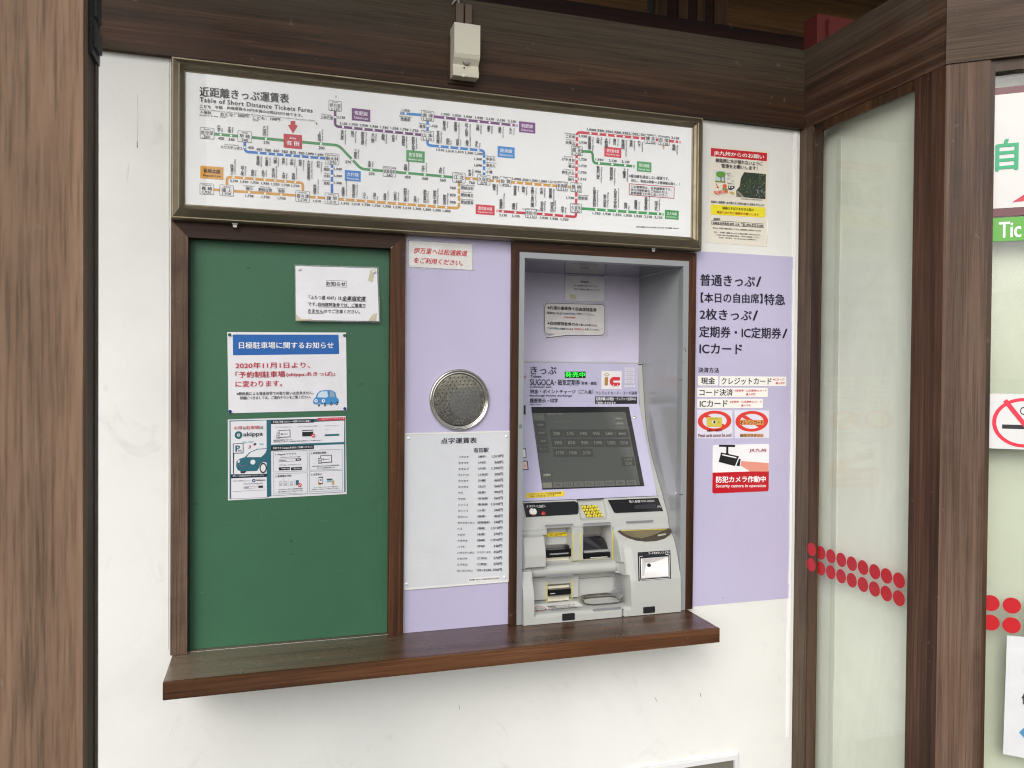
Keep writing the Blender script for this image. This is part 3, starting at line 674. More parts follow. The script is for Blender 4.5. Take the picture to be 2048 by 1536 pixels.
# pinned notices on the green board
n1 = thing('paper_notice', 'small curled white laminated notice pinned at the upper right of the green board', 'notice', (0.2, 0, 1.5))
cardpts = [(591, 532), (754, 537), (758, 642), (592, 640)]
def curled(name, plane, pts, lift, mt, parent, n=14, disc=False):
    V, F = [], []
    q = [plane.at(x, y, 0.004) for x, y in pts]
    for j in range(n+1):
        for i in range(n+1):
            s_, t_ = i/n, j/n; a = q[0]*(1-s_)+q[1]*s_; b = q[3]*(1-s_)+q[2]*s_; p = a*(1-t_)+b*t_
            V.append(plane.w(p[0], p[1], lift(s_, t_)))
    for j in range(n):
        for i in range(n):
            if disc and ((i+.5)/n-.5)**2+((j+.5)/n-.5)**2 > 0.235: continue
            k = j*(n+1)+i; F.append((k, k+n+1, k+n+2, k+1))
    o = mesh(name, V, F, mt, parent, smooth=True)
    return o
PN1 = Plane((0, YGB, PGB.at(670, 530)[1]), (1, 0, 0), (0.0, 0.075, 1))
card('pouch', PN1, [(589, 529), (757, 534), (760.5, 645), (590, 642.5)], 0.0004, M_FILM, n1, 0.003)
card('paper', PN1, cardpts, 0.0006, laminate('paper_curled', 'e6e6ea', 0.25, 5), n1, 0.0045)
P_ = Print(PN1, n1, 0.0055)
P_.text(672, 567.5, 38, 8.5, 'お知らせ', '1a1a1e'); P_.frame(673, 567.5, 41, 13, '55555a', 0.6)
P_.textL(618, 594.5, 683, 596, 8, '「ふたつ星 4047」は', '26262a'); P_.textL(684, 596.5, 732, 597, 9, '全車指定席', '0c0c10', bold=0.03, shear=0.25)
P_.line([(684, 602), (732, 602.3)], 0.8, '26262a', 2)
P_.textL(616, 608, 634, 608.5, 7.5, 'です。', '26262a'); P_.textL(636, 608.5, 731, 611, 7.5, '自由席特急券では、ご乗車で', '26262a'); P_.line([(636, 613.8), (731, 615.3)], 0.7, '26262a', 2)
P_.textL(616, 621.5, 720, 623.5, 7.5, 'きませんのでご注意ください。', '26262a'); P_.line([(616, 626.5), (648, 627)], 0.7, '26262a', 2)
for (a, b) in ((598.5, 538.5), (748, 544)): pin(n1, PN1, a, b, flat('e8e8ea', 0.3), off=0.005, r=0.005)
for pts in ([(592, 628), (602, 638), (624, 638), (624, 641), (592, 641)], [(737, 641), (745, 629), (754, 626), (752, 641)], [(736, 560), (741, 540), (750, 538), (745, 564)]):
    card('tape', PN1, pts, 0.0003, flat('c9bf9f', 0.3, coat=0.5), n1, 0.0063)

n2 = thing('parking_notice', 'laminated parking notice with a blue heading bar and a blue car on the green board', 'notice', (0.1, 0, 1.35))
card('paper', PGB, [(454.5, 664), (692, 665), (694, 820.5), (457, 826.5)], 0.0006, laminate('paper_parking', 'e7e7ec', 0.25, 8), n2, 0.0015)
P_ = Print(PGB, n2, 0.0026)
P_.poly([(465.5, 669), (677, 669.5), (678.5, 708), (466, 710.5)], '0f5fae', 0)
P_.textL(478, 690.5, 667, 690.5, 13, '日極駐車場に関するお知らせ', 'eef0f6', bold=0.012, res=3)
P_.textL(471, 731, 620, 730, 12, '2020年11月1日より、', 'c0283c', bold=0.006, res=3)
P_.textL(471, 749.5, 570, 748, 12.5, '「予約制駐車場', 'b8283a', bold=0.015, res=3); P_.textL(573, 749, 670, 748, 10, '(akippa:あきっぱ)」', 'b8283a', res=3)
P_.textL(471, 768, 564, 766.5, 12.5, 'に変わります。', 'c0283c', bold=0.006, res=3)
P_.textL(473, 787.5, 627, 785.5, 6.5, '※駅係員による現金収受での取り扱いは出来ません。', '38383c'); P_.textL(480, 796, 622, 794, 6.5, '詳細につきましては、ご案内チラシをご覧ください。', '38383c')
def Z(k, s_, ox, oy): return lambda x, y: (ox+x*s_, oy+y*s_)
Zp = Z(0, 0.21478, 440, 510)
def PZ(P, zf, pts, col, layer=0): P.poly([zf(x, y) for x, y in pts], col, layer)
PZ(P_, Zp, [(865, 1375), (870, 1345), (890, 1325), (905, 1290), (930, 1265), (985, 1257), (1045, 1260), (1075, 1280), (1085, 1325), (1105, 1345), (1107, 1375), (1095, 1392), (900, 1392), (875, 1388)], '3a8ac8', 0)
PZ(P_, Zp, [(905, 1325), (922, 1285), (945, 1270), (1000, 1268), (1005, 1318), (990, 1328)], 'c9dcea', 1); PZ(P_, Zp, [(1022, 1268), (1050, 1272), (1065, 1290), (1068, 1322), (1022, 1322)], '8fa0ac', 1)
for x, y in ((894, 1358), (962, 1358)): P_.disc(*Zp(x, y), 6.5, 6.5, 'f4f4f4', 1, 16); P_.disc(*Zp(x+1, y), 2.8, 2.8, '101012', 2, 10)
P_.line([Zp(908, 1378), Zp(922, 1388), Zp(936, 1378)], 0.7, 'f0f0f0', 2)
for x, y, w in ((1036, 1386, 5), (1087, 1382, 5), (920, 1396, 4.5), (978, 1394, 4.5)): P_.disc(*Zp(x, y), w, 7, '15151a', 1, 14); P_.disc(*Zp(x, y), w*0.4, 3, 'a8b4bc', 2, 10)
for (a, b, c) in ((459, 669.5, '2f6b4c'), (689, 671, '2f6b4c'), (460, 823, '1a2f8c'), (689.5, 817, '1a2f8c')): pin(n2, PGB, a, b, flat(c, 0.25), off=0.0025, r=0.0045)

n3 = thing('parking_leaflet', 'teal bordered parking leaflet with a car drawing below the blue headed notice', 'notice', (0.1, 0, 1.15))
card('paper', PGB, [(455.5, 839), (691.5, 832), (693.5, 988), (456, 1001)], 0.0006, laminate('paper_leaflet', 'e4e4e8', 0.25, 12), n3, 0.0015)
P_ = Print(PGB, n3, 0.0026); Zl = Z(0, 0.13184, 440, 820)
def L(pts, col, layer=0): PZ(P_, Zl, pts, col, layer)
T_ = '1f6472'
L([(145, 160), (1900, 125), (1905, 1245), (780, 1305), (740, 1320), (700, 1330), (145, 1350)], T_, 0)
L([(160, 175), (705, 157), (710, 970), (165, 975)], 'e2e4e8', 1); L([(170, 1038), (708, 1015), (712, 1325), (170, 1345)], 'e2e2e8', 1)
L([(775, 160), (1425, 140), (1425, 190), (775, 212)], '131c24', 3); L([(775, 213), (1885, 160), (1882, 485), (775, 525)], 'e4e4ea', 1)
L([(775, 545), (1425, 530), (1425, 590), (775, 620)], '131c24', 3); L([(775, 560), (1882, 520), (1885, 1240), (780, 1300)], 'dfe0e6', 1)
L([(1478, 122), (1902, 108), (1900, 152), (1480, 165)], 'c8374a', 3); L([(165, 985), (712, 965), (712, 1015), (168, 1035)], '10222c', 3)
def LT(x0, y0, x1, y1, h, s_, col='30343c', **k): P_.textL(*Zl(x0, y0), *Zl(x1, y1), h*0.13184, s_, col, layer=k.pop('layer', 5), **k)
LT(215, 272, 335, 268, 50, 'お得', 'c85560', bold=0.01); LT(345, 272, 395, 270, 45, 'な', '30343c'); LT(400, 268, 590, 262, 52, '駐車場', 'c85560', bold=0.01); LT(600, 264, 655, 262, 45, 'は', '30343c')
P_.disc(*Zl(281, 380), 15.5, 15.5, '1f5f66', 3, 24, 0.42); P_.disc(*Zl(285, 380), 2.6, 2.6, '1f5f66', 3, 10)
LT(355, 378, 648, 366, 82, 'akippa', '3a4048', res=3)
L([(195, 510), (355, 500), (355, 655), (215, 662), (210, 972), (198, 972)], '2b2530', 3); L([(207, 518), (346, 510), (346, 645), (207, 652)], 'e0e2e8', 4)
LT(238, 585, 300, 582, 90, 'P', T_, bold=0.04, layer=6); LT(280, 618, 325, 616, 25, 'ᴖ', '2b2530')
LT(430, 556, 470, 556, 55, '♪', 'b85a68'); LT(500, 520, 545, 518, 40, '♫', 'b85a68')
L([(245, 860), (250, 780), (300, 740), (375, 715), (450, 640), (560, 590), (712, 580), (712, 800), (660, 785), (610, 820), (590, 880), (560, 925), (330, 930), (270, 915)], T_, 3)
L([(400, 715), (470, 640), (570, 600), (712, 590), (690, 650), (625, 715)], 'dfe1e6', 4)
P_.disc(*Zl(498, 790), 10, 10, 'e2e2e6', 4, 16); P_.disc(*Zl(655, 880), 14.5, 21, '26282e', 4, 24); P_.disc(*Zl(655, 880), 10, 15, 'e2e2e6', 5, 24)
L([(270, 770), (305, 760), (290, 805), (268, 800)], 'e2e2e6', 4); P_.line([Zl(285, 825), Zl(335, 855), Zl(400, 835)], 0.7, '9a6a74', 4)
L([(300, 932), (400, 928), (375, 958), (320, 960)], '26282e', 3)
for x, y, w in ((375, 492, 10), (470, 484, 12), (630, 520, 10)): P_.disc(*Zl(x, y), w, 4, 'a9bcc8', 2, 14)
LT(195, 1002, 665, 990, 28, '詳しくはakippaのホームページへ', 'e6e8ec'); LT(195, 1080, 455, 1072, 17, '駐車場予約・駐車場検索なら akippa アプリ', '30343c'); LT(550, 1066, 680, 1062, 36, 'akippa', '3a4048')
P_.disc(*Zl(512, 1070), 7, 7, '1f4f78', 3, 18, 0.45)
LT(360, 1122, 650, 1112, 22, 'https://www.akippa.com', '30343c')
L([(360, 1160), (585, 1150), (585, 1182), (360, 1192)], '50545c', 3); L([(366, 1165), (582, 1156), (582, 1178), (366, 1187)], 'e6e6ea', 4); L([(585, 1148), (652, 1145), (652, 1180), (585, 1184)], '20242c', 3)
LT(372, 1178, 440, 1174, 18, 'akippa'); P_.line([Zl(185, 1238), Zl(690, 1210)], 0.5, '70747c', 3)
LT(805, 182, 1380, 166, 32, 'まずはご用意ください ～1回限りかんたん登録～', 'e6e8ec'); LT(800, 582, 1400, 560, 34, '予約できるakippaをぜひご体験ください!', 'e6e8ec', bold=0.01); LT(1535, 138, 1890, 124, 20, 'akippaのコンシェルジュ ▶', 'f0dfe2')
LT(840, 262, 1085, 254, 18, 'スマートフォンまたはパソコン'); LT(1185, 252, 1475, 243, 18, 'クレジットカードまたはキャリア決済'); LT(1590, 240, 1805, 232, 16, 'メールアドレスとパスワード')
def tablet(x, y):
    L([(x, y), (x+178, y-10), (x+180, y+105), (x+2, y+115)], '2b2a32', 3); L([(x+10, y+10), (x+168, y), (x+170, y+94), (x+12, y+104)], 'e4e4ea', 4)
    L([(x-30, y+38), (x+22, y+35), (x+24, y+120), (x-28, y+123)], '2b2a32', 5); L([(x-24, y+50), (x+16, y+48), (x+18, y+106), (x-22, y+108)], 'e4e4ea', 6)
    P_.disc(*Zl(x-3, y+78), 3.4, 3.4, '1f5f66', 7, 12, 0.4); P_.disc(*Zl(x+50, y+58), 4.0, 4.0, '1f5f66', 7, 12, 0.4); LT(x+70, y+58, x+145, y+54, 20, 'akippa')
tablet(888, 308); tablet(1518, 690)
L([(1245, 305), (1412, 298), (1415, 395), (1248, 402)], '17181c', 3); L([(1245, 318), (1412, 311), (1412, 326), (1245, 333)], 'e4e4ea', 4); P_.disc(*Zl(1415, 388), 8, 8, 'd2424c', 5, 16)
P_.line([Zl(1400, 386), Zl(1412, 398), Zl(1434, 376)], 0.9, 'f0f0f0', 6)
L([(1588, 370), (1810, 360), (1810, 390), (1588, 398)], T_, 3); LT(1590, 295, 1680, 290, 12, 'パスワード'); LT(1595, 336, 1650, 333, 10, 'ログイン', 'c85560')
LT(808, 460, 1095, 448, 18, '※無料登録は会員登録だけ完了します'); LT(808, 484, 1545, 458, 18, '※保存時間には上限です。会員情報は予約時の利用者ログイン方法等に含みます')
for (x0, y0, x1, y1) in ((812, 630, 1322, 940), (1355, 612, 1852, 912), (815, 968, 1325, 1275), (1357, 930, 1855, 1240)):
    P_.line([Zl(x0, y0), Zl(x1, y0-16), Zl(x1+2, y1-16), Zl(x0+2, y1), Zl(x0, y0)], 0.5, '5a6068', 3)
LT(840, 676, 1155, 664, 34, '1. akippaにアクセス', bold=0.01); LT(1380, 655, 1612, 646, 34, '2. 駐車場を検索', bold=0.01); LT(840, 1005, 1080, 996, 34, '3. 駐車場を予約', bold=0.01); LT(1380, 978, 1548, 972, 34, '4. お支払い', bold=0.01)
LT(915, 718, 1215, 708, 20, 'www.akippa.com「あきっぱ」を検索'); LT(900, 836, 1228, 826, 20, '公式「akippa」アプリをダウンロード')
L([(893, 745), (1150, 735), (1150, 775), (893, 785)], '50545c', 3); L([(899, 751), (1148, 742), (1148, 769), (899, 778)], 'e4e4ea', 4); L([(1150, 735), (1230, 731), (1230, 768), (1150, 772)], '20242c', 3); LT(905, 768, 1000, 764, 20, 'akippa'); LT(1165, 753, 1210, 751, 20, '検索', 'e4e4ea')
for x, s_ in ((893, 'Google Play'), (1076, 'App Store')):
    L([(x, 870), (x+165, 862), (x+165, 908), (x, 916)], '101014', 3); LT(x+40, 890, x+155, 885, 24, s_, 'e4e4ea')
for x in (895, 975, 1062): 
    L([(x, 1080), (x+44, 1078), (x+44, 1150), (x, 1152)], 'b4b6ba', 3); L([(x+8, 1095), (x+36, 1094), (x+36, 1112), (x+8, 1113)], 'd8d9dc', 4)
for x in (962, 1043, 1125): P_.line([Zl(x, 1045), Zl(x, 1160)], 0.5, '9a9ca2', 3)
L([(1148, 1065), (1195, 1062), (1195, 1140), (1148, 1142)], T_, 3); P_.disc(*Zl(1208, 1138), 8, 8, 'd2424c', 5, 16); P_.line([Zl(1194, 1136), Zl(1205, 1148), Zl(1226, 1126)], 0.9, 'f0f0f0', 6)
L([(1485, 1080), (1500, 1068), (1560, 1066), (1530, 1140), (1490, 1142)], 'c9a468', 3); L([(1497, 1015), (1560, 1012), (1562, 1118), (1499, 1122)], '2b2a32', 4); L([(1503, 1030), (1554, 1028), (1556, 1104), (1505, 1107)], 'e4e4ea', 5); P_.disc(*Zl(1528, 1062), 4, 4, '2b3a44', 6, 14, 0.5)
L([(1622, 1045), (1705, 1040), (1705, 1058), (1622, 1063)], '1f2c3c', 4); L([(1622, 1063), (1690, 1059), (1690, 1090), (1622, 1094)], '7ab0c0', 4); L([(1690, 1085), (1715, 1060), (1730, 1070), (1728, 1130), (1700, 1134)], 'c9a468', 5)
LT(1400, 855, 1805, 835, 18, '地名や駅名を入力しお好みの駐車場を検索'); LT(1470, 882, 1745, 868, 18, '空いている駐車場を検索します'); LT(890, 1208, 1255, 1190, 18, '空き状況から予約、利用時間を選択'); LT(875, 1244, 1260, 1222, 18, '必要な情報を入力して予約はすべて完了'); LT(1422, 1176, 1790, 1160, 18, 'ネット上でのクレジットカード決済または'); LT(1400, 1208, 1810, 1188, 18, '携帯会社との決済(キャリア決済)などでお支払い')

# --- round metal speaking grille
gr = thing('speaking_grille', 'round chrome rimmed perforated grille set in the lilac panel above the braille fare plate', 'grille', (0.54, 0, 1.42))
PF = FR(-0.0015); gc, gw, gh = PF.loc(918.5, 799.5, 122, 125); R_ = gh/2*0.985
lathe('rim', PF, gc, [(R_, 0.0), (R_, 0.006), (R_*0.985, 0.010), (R_*0.955, 0.012), (R_*0.925, 0.010), (R_*0.905, 0.005), (R_*0.885, 0.0075), (R_*0.86, 0.0065), (R_*0.845, 0.002), (R_*0.83, 0.001)], M_CHROME, gr, 64)
lathe('plate', PF, gc, [(R_*0.86, 0.001), (R_*0.6, 0.0022), (R_*0.3, 0.0030), (0.0006, 0.0032)], M_GRILLE, gr, 48)
bm = bmesh.new(); stp = 0.0128
for j in range(-9, 10):
    for i in range(-9, 10):
        x, y = (i+0.5*(j % 2))*stp, j*stp*0.866; x, y = x*math.cos(0.05)-y*math.sin(0.05), x*math.sin(0.05)+y*math.cos(0.05)
        rr = math.hypot(x, y)
        if rr > R_*0.8: continue
        h_ = 0.0036-0.0018*(rr/R_)
        vv = [bm.verts.new(PF.w(gc[0]+x+0.0023*math.cos(k*math.pi/5), gc[1]+y+0.0023*math.sin(k*math.pi/5), h_)) for k in range(10)]; bm.faces.new(vv)
o = bm_obj('perforation', bm, flat('1a1916', 0.8), gr); o['kind'] = 'stuff'
curled('cover_film', PF, [(868, 748), (972, 750), (970, 852), (866, 850)], lambda s, t: 0.0058+0.0016*math.sin(9*s+4*t)*math.sin(7*t-2*s) if (s-.5)**2+(t-.5)**2 < .5 else 0.004, clearfilm('wrinkled_film', (0.85, 0.84, 0.80, 1), 1.0, 0.05, 0.06), gr, 44, True)
gd, _, _ = PF.loc(929, 806, 10, 10)
lathe('adhesive_disc', PF, gd, [(R_*0.52, 0.0078), (R_*0.5, 0.0082), (0.0005, 0.0082)], clearfilm('dull_adhesive', (0.5, 0.49, 0.46, 1), 0.5, 0.12, 0.5), gr, 40)

# --- braille fare plate
bp = thing('braille_fare_plate', 'pale grey braille fare plate screwed under the round grille', 'sign', (0.5, 0, 1.1))
card('plate', PF, [(807, 868), (1022, 862.5), (1019, 1163.5), (802, 1180)], 0.003, flat('d3d6da', 0.35, name='braille_plate'), bp, 0.0002)
M_EDGE = flat('e6e5df', 0.4)
for pts in ([(806.5, 866.5), (1022.5, 861.5), (1022.5, 864), (806.5, 869.5)], [(801.5, 1178), (1019, 1161.5), (1019, 1163.8), (801.5, 1181)], [(806, 868), (809, 868), (804.5, 1179), (801.5, 1180)], [(1020, 863), (1022.6, 863), (1019.3, 1163), (1017, 1163)]):
    card('edge_trim', PF, pts, 0.0012, M_EDGE, bp, 0.0032)
for a, b in ((817.5, 876.5), (1013, 873), (813.5, 1168.5), (1009.5, 1154)): pin(bp, PF, a, b, flat('f2f2f2', 0.25, metal=0.3), 0.0042, 0.003, 'screw', 0.0033)
P_ = Print(PF, bp, 0.0036); Zb = Z(0, 0.3255, 790, 700)
P_.textL(*Zb(282, 559), *Zb(502, 554), 11.5, '点字運賃表', '14102c', bold=0.004, res=3); P_.textL(*Zb(483, 616), *Zb(575, 614), 9.5, '有田駅', '14102c', bold=0.004, res=3)
rows = [('イサハヤ', '諫早', '1,510'), ('オオマチ', '大町', '560'), ('オオムラ', '大村', '1,300'), ('カミアリタ', '上有田', '200'), ('カワタナ', '川棚', '660'), ('キタガタ', '北方', '560'), ('サガ', '佐賀', '990'), ('サセボ', '佐世保', '560'), ('シントス', '新鳥栖', '1,510'), ('ダイトウ', '大塔', '340'), ('タカハシ', '高橋', '450'), ('タケオオンセン', '武雄温泉', '340'), ('トス', '鳥栖', '1,510'), ('ナガオ', '永尾', '270'), ('ナガサキ', '長崎', '1,930'), ('ハイキ', '早岐', '340'), ('ハウステンボス', 'ハウステンボス', '450'), ('ミカワチ', '三河内', '270'), ('ミマサカ', '三間坂', '270'), ('ヨシノガリコウエン', '吉野ヶ里公園', '1,300')]
wk = {2: 28, 3: 45, 4: 62, 5: 64, 7: 104, 9: 98}
bm = bmesh.new()
for i, (k_, n_, f_) in enumerate(rows):
    y = 654+i*36.75; xk = 391-i*0.5; xn = 512-i*0.5; xr_ = 665-i*0.45
    P_.textL(*Zb(xk, y+4), *Zb(xk+wk[len(k_)], y+3.3), 4.5, k_, '1c1c34'); w = {2: 48, 3: 62, 4: 75, 6: 82, 7: 84}[len(n_)]
    P_.textL(*Zb(xn, y+1), *Zb(xn+w, y), 4.8, '（'+n_+'）', '1c1c34'); w = 52 if len(f_) == 3 else 70
    P_.textL(*Zb(xr_-w, y-1), *Zb(xr_, y-2), 6, f_+'円', '14102c', bold=0.006)
    for k in range(26):
        x = 105+k*10.2+random.uniform(-1, 1)
        if x > 110+60*min(4.2, 2+random.random()*2.4): break
        if k in (6, 12, 13): continue
        for dx, dy in ((0, 0), (4, 0), (0, 5), (4, 5), (0, 10), (4, 10)):
            if random.random() < 0.45:
                c = PF.at(*Zb(x+dx, y-30+dy), 0.0033); r_ = 0.0009
                vb_ = [bm.verts.new(PF.w(c[0]+r_*math.cos(q*math.pi/3), c[1]+r_*math.sin(q*math.pi/3), 0.0033)) for q in range(6)]; tp = bm.verts.new(PF.w(c[0], c[1], 0.0041))
                for q in range(6): bm.faces.new((vb_[q], vb_[(q+1) % 6], tp))
o = bm_obj('braille_dots', bm, flat('dfe1e4', 0.35), bp); o['kind'] = 'stuff'
P_.rect(967.5, 1158.5, 62, 8, 'e6e6e4', 0); P_.textL(*Zb(455, 1413), *Zb(640, 1402), 3.2, '有田駅 43R-03 2020年3月14日 制作', '2a2a34')

# --- red lettered paper strip top of the lilac panel
rn = thing('paper_notice', 'laminated strip with red slanted lettering at the top of the middle lilac panel', 'notice', (0.44, 0, 1.78))
card('pouch', PF, [(813, 477), (949, 486.5), (950, 543), (814, 537)], 0.0004, M_FILM, rn, 0.001)
card('paper', PF, [(817.5, 481.5), (944.5, 489), (945, 540), (818, 533.5)], 0.0006, laminate('paper_red_strip', 'dcdad6', 0.9, 15), rn, 0.0016)
P_ = Print(PF, rn, 0.0027); P_.textL(828, 500.5, 935, 507, 11.5, '伊万里へは松浦鉄道', 'd24a50', bold=0.012, shear=0.2, res=3); P_.textL(828, 520, 925, 526, 11.5, 'をご利用ください。', 'c8242c', bold=0.02, shear=0.2, res=3)
tube('loose_tie', [PF.w(*PF.at(x, y), o_) for x, y, o_ in ((814, 484, 0.003), (815, 481, 0.006), (819, 478.5, 0.007), (824, 478, 0.004))], 0.0009, flat('f0f0f0', 0.3), rn, 6)

# --- ticket machine niche
nic = thing('machine_niche', 'wood framed grey steel niche that houses the ticket machine', 'recess', (1.0, 0, 0.73))
YN = -0.016; YS = -0.022; YB = 0.297
wx0, wx1 = at(1022, 800, YN)[0], at(1388.5, 900, YN)[0]; gx0, gx1 = at(1037, 800, YS)[0], at(1377, 700, YS)[0]
gi0, gi1 = at(1048.5, 700, YS)[0], at(1367, 531, YS)[0]; wz1 = at(1200, 495, YN)[1]; gz1 = at(1200, 512, YS)[1]; gzi = at(1052, 516.5, YS)[1]
mitre('frame_rail', [(wx0+M_J, wz1), (wx1-M_J, wz1), (gx1+M_J*0, gz1), (gx0, gz1)], YN, -0.0005, M_NFRAMEX, nic)
mitre('frame_stile', [(wx0, wz1), (gx0, gz1), (gx0, 0.7315), (wx0, 0.7315)], YN-0.0006, -0.0005, M_NFRAME, nic)
mitre('frame_stile', [(wx1, wz1), (wx1, 0.7315), (gx1, 0.7315), (gx1, gz1)], YN-0.0006, -0.0005, M_NFRAME, nic)
ringframe('steel_surround', [(gx0+0.0005, 0.7316, gx1-0.0005, gz1-0.0005, 0.0), (gx0+0.0005, 0.7316, gx1-0.0005, gz1-0.0005, YS+0.0015), (gx0+0.002, 0.7316, gx1-0.002, gz1-0.002, YS), (gi0-0.001, 0.7316, gi1+0.001, gzi+0.001, YS), (gi0, 0.7316, gi1, gzi, YS+0.002), (gi0, 0.7316, gi1, gzi, 0.01)], M_STEEL, nic)
def quad(name, V, mt, par): return mesh(name, V, [(0, 1, 2, 3)], mt, par)
box('side_liner', (gi1, 0.0105, 0.732), (gi1+0.004, YB, gzi), M_LINER, nic, bev=0)
box('side_liner', (gi0-0.004, 0.0105, 0.732), (gi0, YB, gzi), M_LINER, nic, bev=0)
box('ceiling_liner', (gi0-0.004, 0.0105, gzi+0.0005), (gi1+0.004, YB, gzi+0.0045), metal('mirror_ceiling', '8a8c90', 0.07, spots=0.02, metallic=0.75), nic, bev=0)
box('back_panel', (gi0-0.004, YB+0.0005, 0.732), (gi1+0.004, YB+0.005, gzi+0.0045), M_LILACG, nic, bev=0)
box('floor_liner', (gi0, 0.026, 0.7312), (gi1, YB, 0.7316), M_STEEL, nic, bev=0)
PBk = FR(YB)
box('back_seam', (gi0, YB-0.0008, at(1160, 722, YB)[1]), (gi1, YB, at(1160, 720.5, YB)[1]), flat('d6d2e2', 0.4), nic, bev=0)
for px, y in ((1336, 840), (1336, 985)): pass
PSd = Plane((gi1, 0, 0), (0, -1, 0), (0, 0, 1))
P_ = Print(PSd, nic, 0.0006)
P_.line([(1357, 760), (1365, 760)], 1.2, '4a4d50'); P_.line([(1357, 989), (1366, 989)], 1.2, '4a4d50'); P_.disc(1352, 986, 3, 4, 'e4e6e8', 0, 12); P_.line([(1356, 762), (1356, 764)], 2, '3a3d40')
P_ = Print(FR(YS), nic, 0.0004); P_.poly([(1040, 848), (1044, 850), (1044, 856), (1039, 857), (1037.5, 852)], '6e7072'); P_.line([(1369, 695), (1372, 704)], 1.8, '6c5f55')
P_.line([(1366, 722), (1366.5, 726)], 1.0, '3c3c3e')

s1 = thing('small_notice', 'faded laminated notice high on the lilac back of the niche', 'notice', (1.0, YB, 1.75))
card('pouch', PBk, [(1128, 549), (1213, 553), (1212, 605), (1128, 602)], 0.0004, M_FILM, s1, 0.0008)
card('paper', PBk, [(1131, 551), (1209, 554), (1208.5, 603.5), (1130.5, 601)], 0.0005, laminate('paper_niche', 'dedbe0', 0.8, 21), s1, 0.0014)
card('tape', PBk, [(1140, 589), (1152, 589.5), (1152, 598), (1140, 597.5)], 0.0003, flat('c9c29c', 0.3, coat=0.5), s1, 0.0021)
P_ = Print(PBk, s1, 0.0023); P_.textL(1161, 563.5, 1178, 564.5, 4, '緊急連絡先', '4a4a50', bold=0.02); P_.textL(1148, 571, 1195, 572.5, 3.5, '夜に故障等を見つけたときは', '55555c'); P_.textL(1147, 578, 1200, 580.5, 3.5, '下記まで連絡をお願いいたします。', '55555c')
s2 = thing('speech_bubble_notice', 'laminated speech bubble notice with bold black lettering inside the niche', 'notice', (1.0, YB, 1.6))
def rr_px(x0, y0, x1, y1, r, n=5, tail=None, dy=0):
    out = []
    for cx, cy, a0 in ((x1-r, y0+r, -90), (x1-r, y1-r, 0), (x0+r, y1-r, 90), (x0+r, y0+r, 180)):
        for k in range(n+1):
            t = rad(a0+90*k/n); out.append((cx+r*math.cos(t), cy+r*math.sin(t)+dy*(cx-x0)/(x1-x0)))
        if tail and a0 == 0: out += tail
    return out
card('pouch', PBk, rr_px(1086, 602, 1216, 674, 9, 5, [(1140, 677), (1084, 682)], 3), 0.0004, M_FILM, s2, 0.0008)
card('outline', PBk, rr_px(1089, 606, 1209.5, 668, 8, 5, [(1135, 671), (1090.5, 676.5), (1107, 668.5)], 3), 0.0005, flat('2c2a2e', 0.4), s2, 0.0014)
card('paper', PBk, rr_px(1089.8, 606.8, 1208.8, 667.2, 7.4, 5, [(1135, 669.8), (1094, 675), (1109, 667.7)], 3), 0.0003, laminate('paper_bubble', 'e6e2e0', 0.8, 25), s2, 0.0020)
P_ = Print(PBk, s2, 0.0027)
P_.textL(1095, 615, 1193, 620, 7.5, '※片道の乗車券＋自由席特急券', '141216', bold=0.035); P_.textL(1094, 625.5, 1123, 627, 4.6, '画面左にある', '1c1a20', bold=0.02); P_.textL(1125, 627, 1151, 628, 4.6, '「九州内 特急」', '35588c', bold=0.02); P_.textL(1153, 627.5, 1189, 629.5, 4.6, 'を押してください。', '1c1a20', bold=0.02)
P_.textL(1128, 634.5, 1151, 635.5, 4, '(3枚同額)', 'c84840', bold=0.02)
P_.textL(1095, 646, 1157, 649, 7.2, '※自由席特急券のみ', '141216', bold=0.035); P_.textL(1158, 649.5, 1195, 651, 4.2, 'を購入のお客さまは、', '1c1a20', bold=0.03)
P_.textL(1094, 656, 1118, 657, 4.2, '「九州内 特急」', '35588c', bold=0.01); P_.textL(1119, 657.3, 1146, 658.3, 4.2, 'の画面下にある', '1c1a20', bold=0.03); P_.textL(1148, 657.8, 1168, 658.5, 4.2, '「特急券のみ」', 'c84840', bold=0.01); P_.textL(1170, 658.5, 1199, 659.8, 4.2, 'を押してください。', '1c1a20', bold=0.02)

# --- fare board above
fb = thing('fare_board', 'wide bronze framed railway fare chart with coloured lines above the ticket machine', 'sign', (0.55, 0, 2.0))
YP, YO = -0.052, -0.060
o0 = at(341.5, 275, YO+0.02)[0]; o1 = at(1404.5, 360, YO+0.02)[0]; oz1 = at(343, 112, YO+0.02)[1]; oz0 = at(341, 438, YO+0.02)[1]
i0 = at(370.5, 275, YP-0.002)[0]; i1 = at(1383, 360, YP-0.002)[0]; iz1 = at(371, 143, YP-0.002)[1]; iz0 = at(370, 408, YP-0.002)[1]
def rf(a, y): 
    return (o0+(i0-o0)*a, oz0+(iz0-oz0)*a, o1+(i1-o1)*a, oz1+(iz1-oz1)*a, y)
ringframe('frame', [rf(0, -0.001), rf(0, -0.034), rf(0.03, -0.040), rf(0.58, -0.068), rf(0.66, -0.070), rf(0.72, -0.0675), rf(0.76, -0.063), rf(0.90, -0.0585), rf(0.92, -0.0545), rf(1.0, -0.0535), rf(1.0, YP+0.004)], M_SIGNF, fb)
box('fare_panel', (i0-0.004, YP, iz0-0.004), (i1+0.004, YP+0.004, iz1+0.004), M_PANEL, fb, bev=0)
gq = box('glass', (i0, YP-0.0040, iz0), (i1, YP-0.0036, iz1), M_GLASSF, fb, bev=0)
